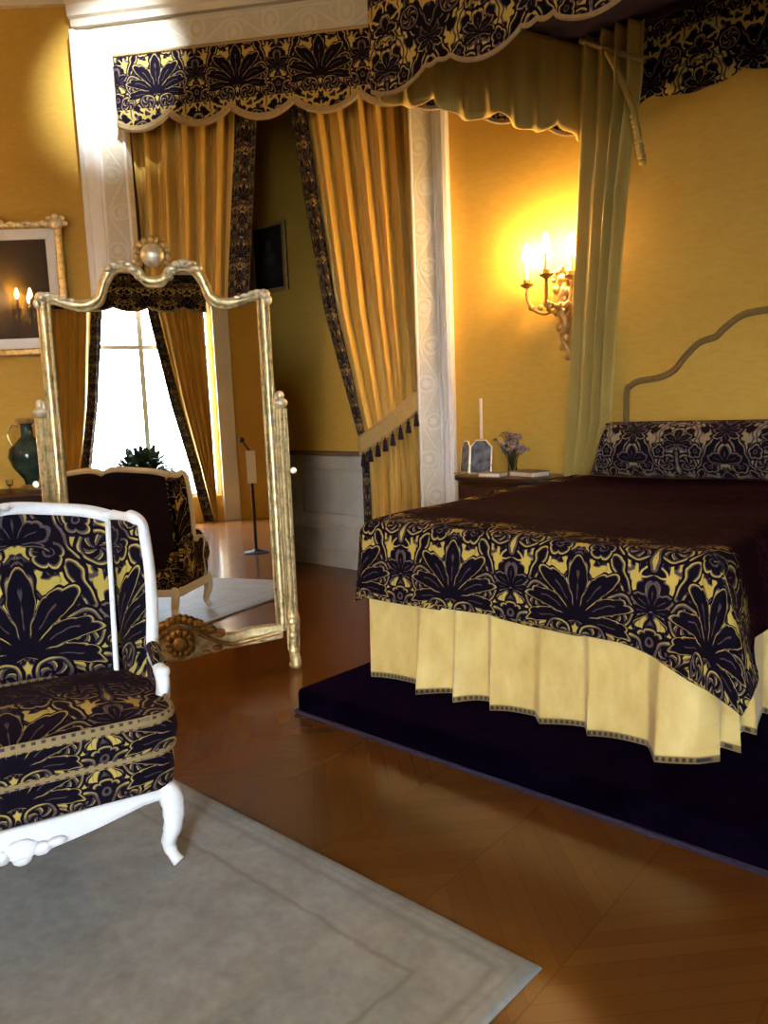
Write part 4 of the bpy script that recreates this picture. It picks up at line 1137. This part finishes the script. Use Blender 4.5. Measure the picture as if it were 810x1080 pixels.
MB().lathe([(.16, 0), (.17, .03), (.07, .08), (.05, .20), (.06, .34), (.13, .40), (.14, .42)], 20).build('pedestal', 'blackwood', pp)
MB().lathe([(.09, .42), (.13, .50), (.17, .60), (.18, .62), (.15, .62), (.13, .55)], 20).build('pot', 'terracotta', pp)
lv = MB()
for k in range(260):
    th_ = random.uniform(0, 2 * PI); el = random.uniform(-.1, 1.3); Lr_ = random.uniform(.22, .42); dr = random.uniform(.05, .2)
    p0_ = Vector((.05 * cos(th_), .05 * sin(th_), .60)); dirv = Vector((cos(th_) * cos(el), sin(th_) * cos(el), sin(el)))
    lv.tube([p0_, p0_ + dirv * Lr_ * .5 + Vector((0, 0, .03)), p0_ + dirv * Lr_ * .85, p0_ + dirv * Lr_ + Vector((0, 0, -dr * .4))], [.004, .028, .022, .002], 4, sq=(.2, 1))
lv.build('foliage', 'leaf', pp); pp.scale = (1.5, 1.2, 1.45)
si = thing('sign_stand', 'black floor stand holding a small white sign, seen in the mirror', 'stand', (.30, -.55, 0), .15)
MB().lathe([(.15, 0), (.15, .012), (.05, .03), (.02, .05)], 24).build('base', 'blackmetal', si)
MB().tube([(0, 0, .03), (0, 0, 1.22)], .019, 10).build('pole', 'blackmetal', si)
MB().box(-.055, .055, .018, .03, .84, 1.23).build('sign_panel', 'paper', si, bevel=.004)
MB().tube(spl([(0, 0, 1.21), (-.04, 0, 1.28), (-.09, .01, 1.35)], 6), .012, 8).ell((-.09, .01, 1.36), .035).build('lamp_head', 'blackmetal', si)

# ------------------------------------------------------------------ added spot lamp with no fixture, whitens the top of the left pilaster
sd = bpy.data.lights.new('added_pilaster_spot', 'SPOT'); sd.energy = 1000; sd.color = (.88, .94, 1.0); sd.spot_size = math.radians(34); sd.spot_blend = 1.0; sd.shadow_soft_size = .06
so_ = bpy.data.objects.new('added_pilaster_spot', sd); C.objects.link(so_); so_.location = (-1.35, 4.9, 5.0)
so_.rotation_euler = (Vector((-2.00, 6.85, 4.20)) - so_.location).to_track_quat('-Z', 'Y').to_euler()

# ------------------------------------------------------------------ world, camera
w = bpy.data.worlds.new('daylight'); bpy.context.scene.world = w; w.use_nodes = True
nt = w.node_tree; nt.nodes.clear()
wo = nt.nodes.new('ShaderNodeOutputWorld'); bgd = nt.nodes.new('ShaderNodeBackground'); nt.links.new(bgd.outputs[0], wo.inputs[0])
gx, gy, gz = sepxyz(nt, nt.nodes.new('ShaderNodeTexCoord').outputs['Generated'])   # bright sky over darker ground
nt.links.new(ramp(nt, (gz * 4 + .5).m('ADD', 0.0, clamp=True), [(.30, (.10, .115, .10)), (.52, (.72, .86, 1.0)), (1.0, (.80, .90, 1.0))]), bgd.inputs[0])
bgd.inputs[1].default_value = 105.0

cam = bpy.data.cameras.new('camera'); co_ = bpy.data.objects.new('camera', cam); C.objects.link(co_)
F = 840.0; P = math.radians(7.7); R = math.radians(2.3)
cam.sensor_fit = 'VERTICAL'; cam.sensor_height = 36.0; cam.lens = 36.0 * F / 1080.0
r0 = Vector((1, 0, 0)); fw = Vector((0, cos(P), -sin(P))); u0 = r0.cross(fw)
rt = r0 * cos(R) - u0 * sin(R); up = r0 * sin(R) + u0 * cos(R)
mtx = Matrix((rt, up, -fw)).transposed().to_4x4(); mtx.translation = Vector((0, 0, 1.5))
co_.matrix_world = mtx; cam.clip_start = .05
sc = bpy.context.scene; sc.camera = co_
sc.view_settings.view_transform = 'Standard'; sc.view_settings.look = 'None'; sc.view_settings.gamma = 1.0
sc.view_settings.use_curve_mapping = False; sc.view_settings.exposure = 0.0
sc.cycles.max_bounces = 10; sc.cycles.diffuse_bounces = 6; sc.cycles.glossy_bounces = 5
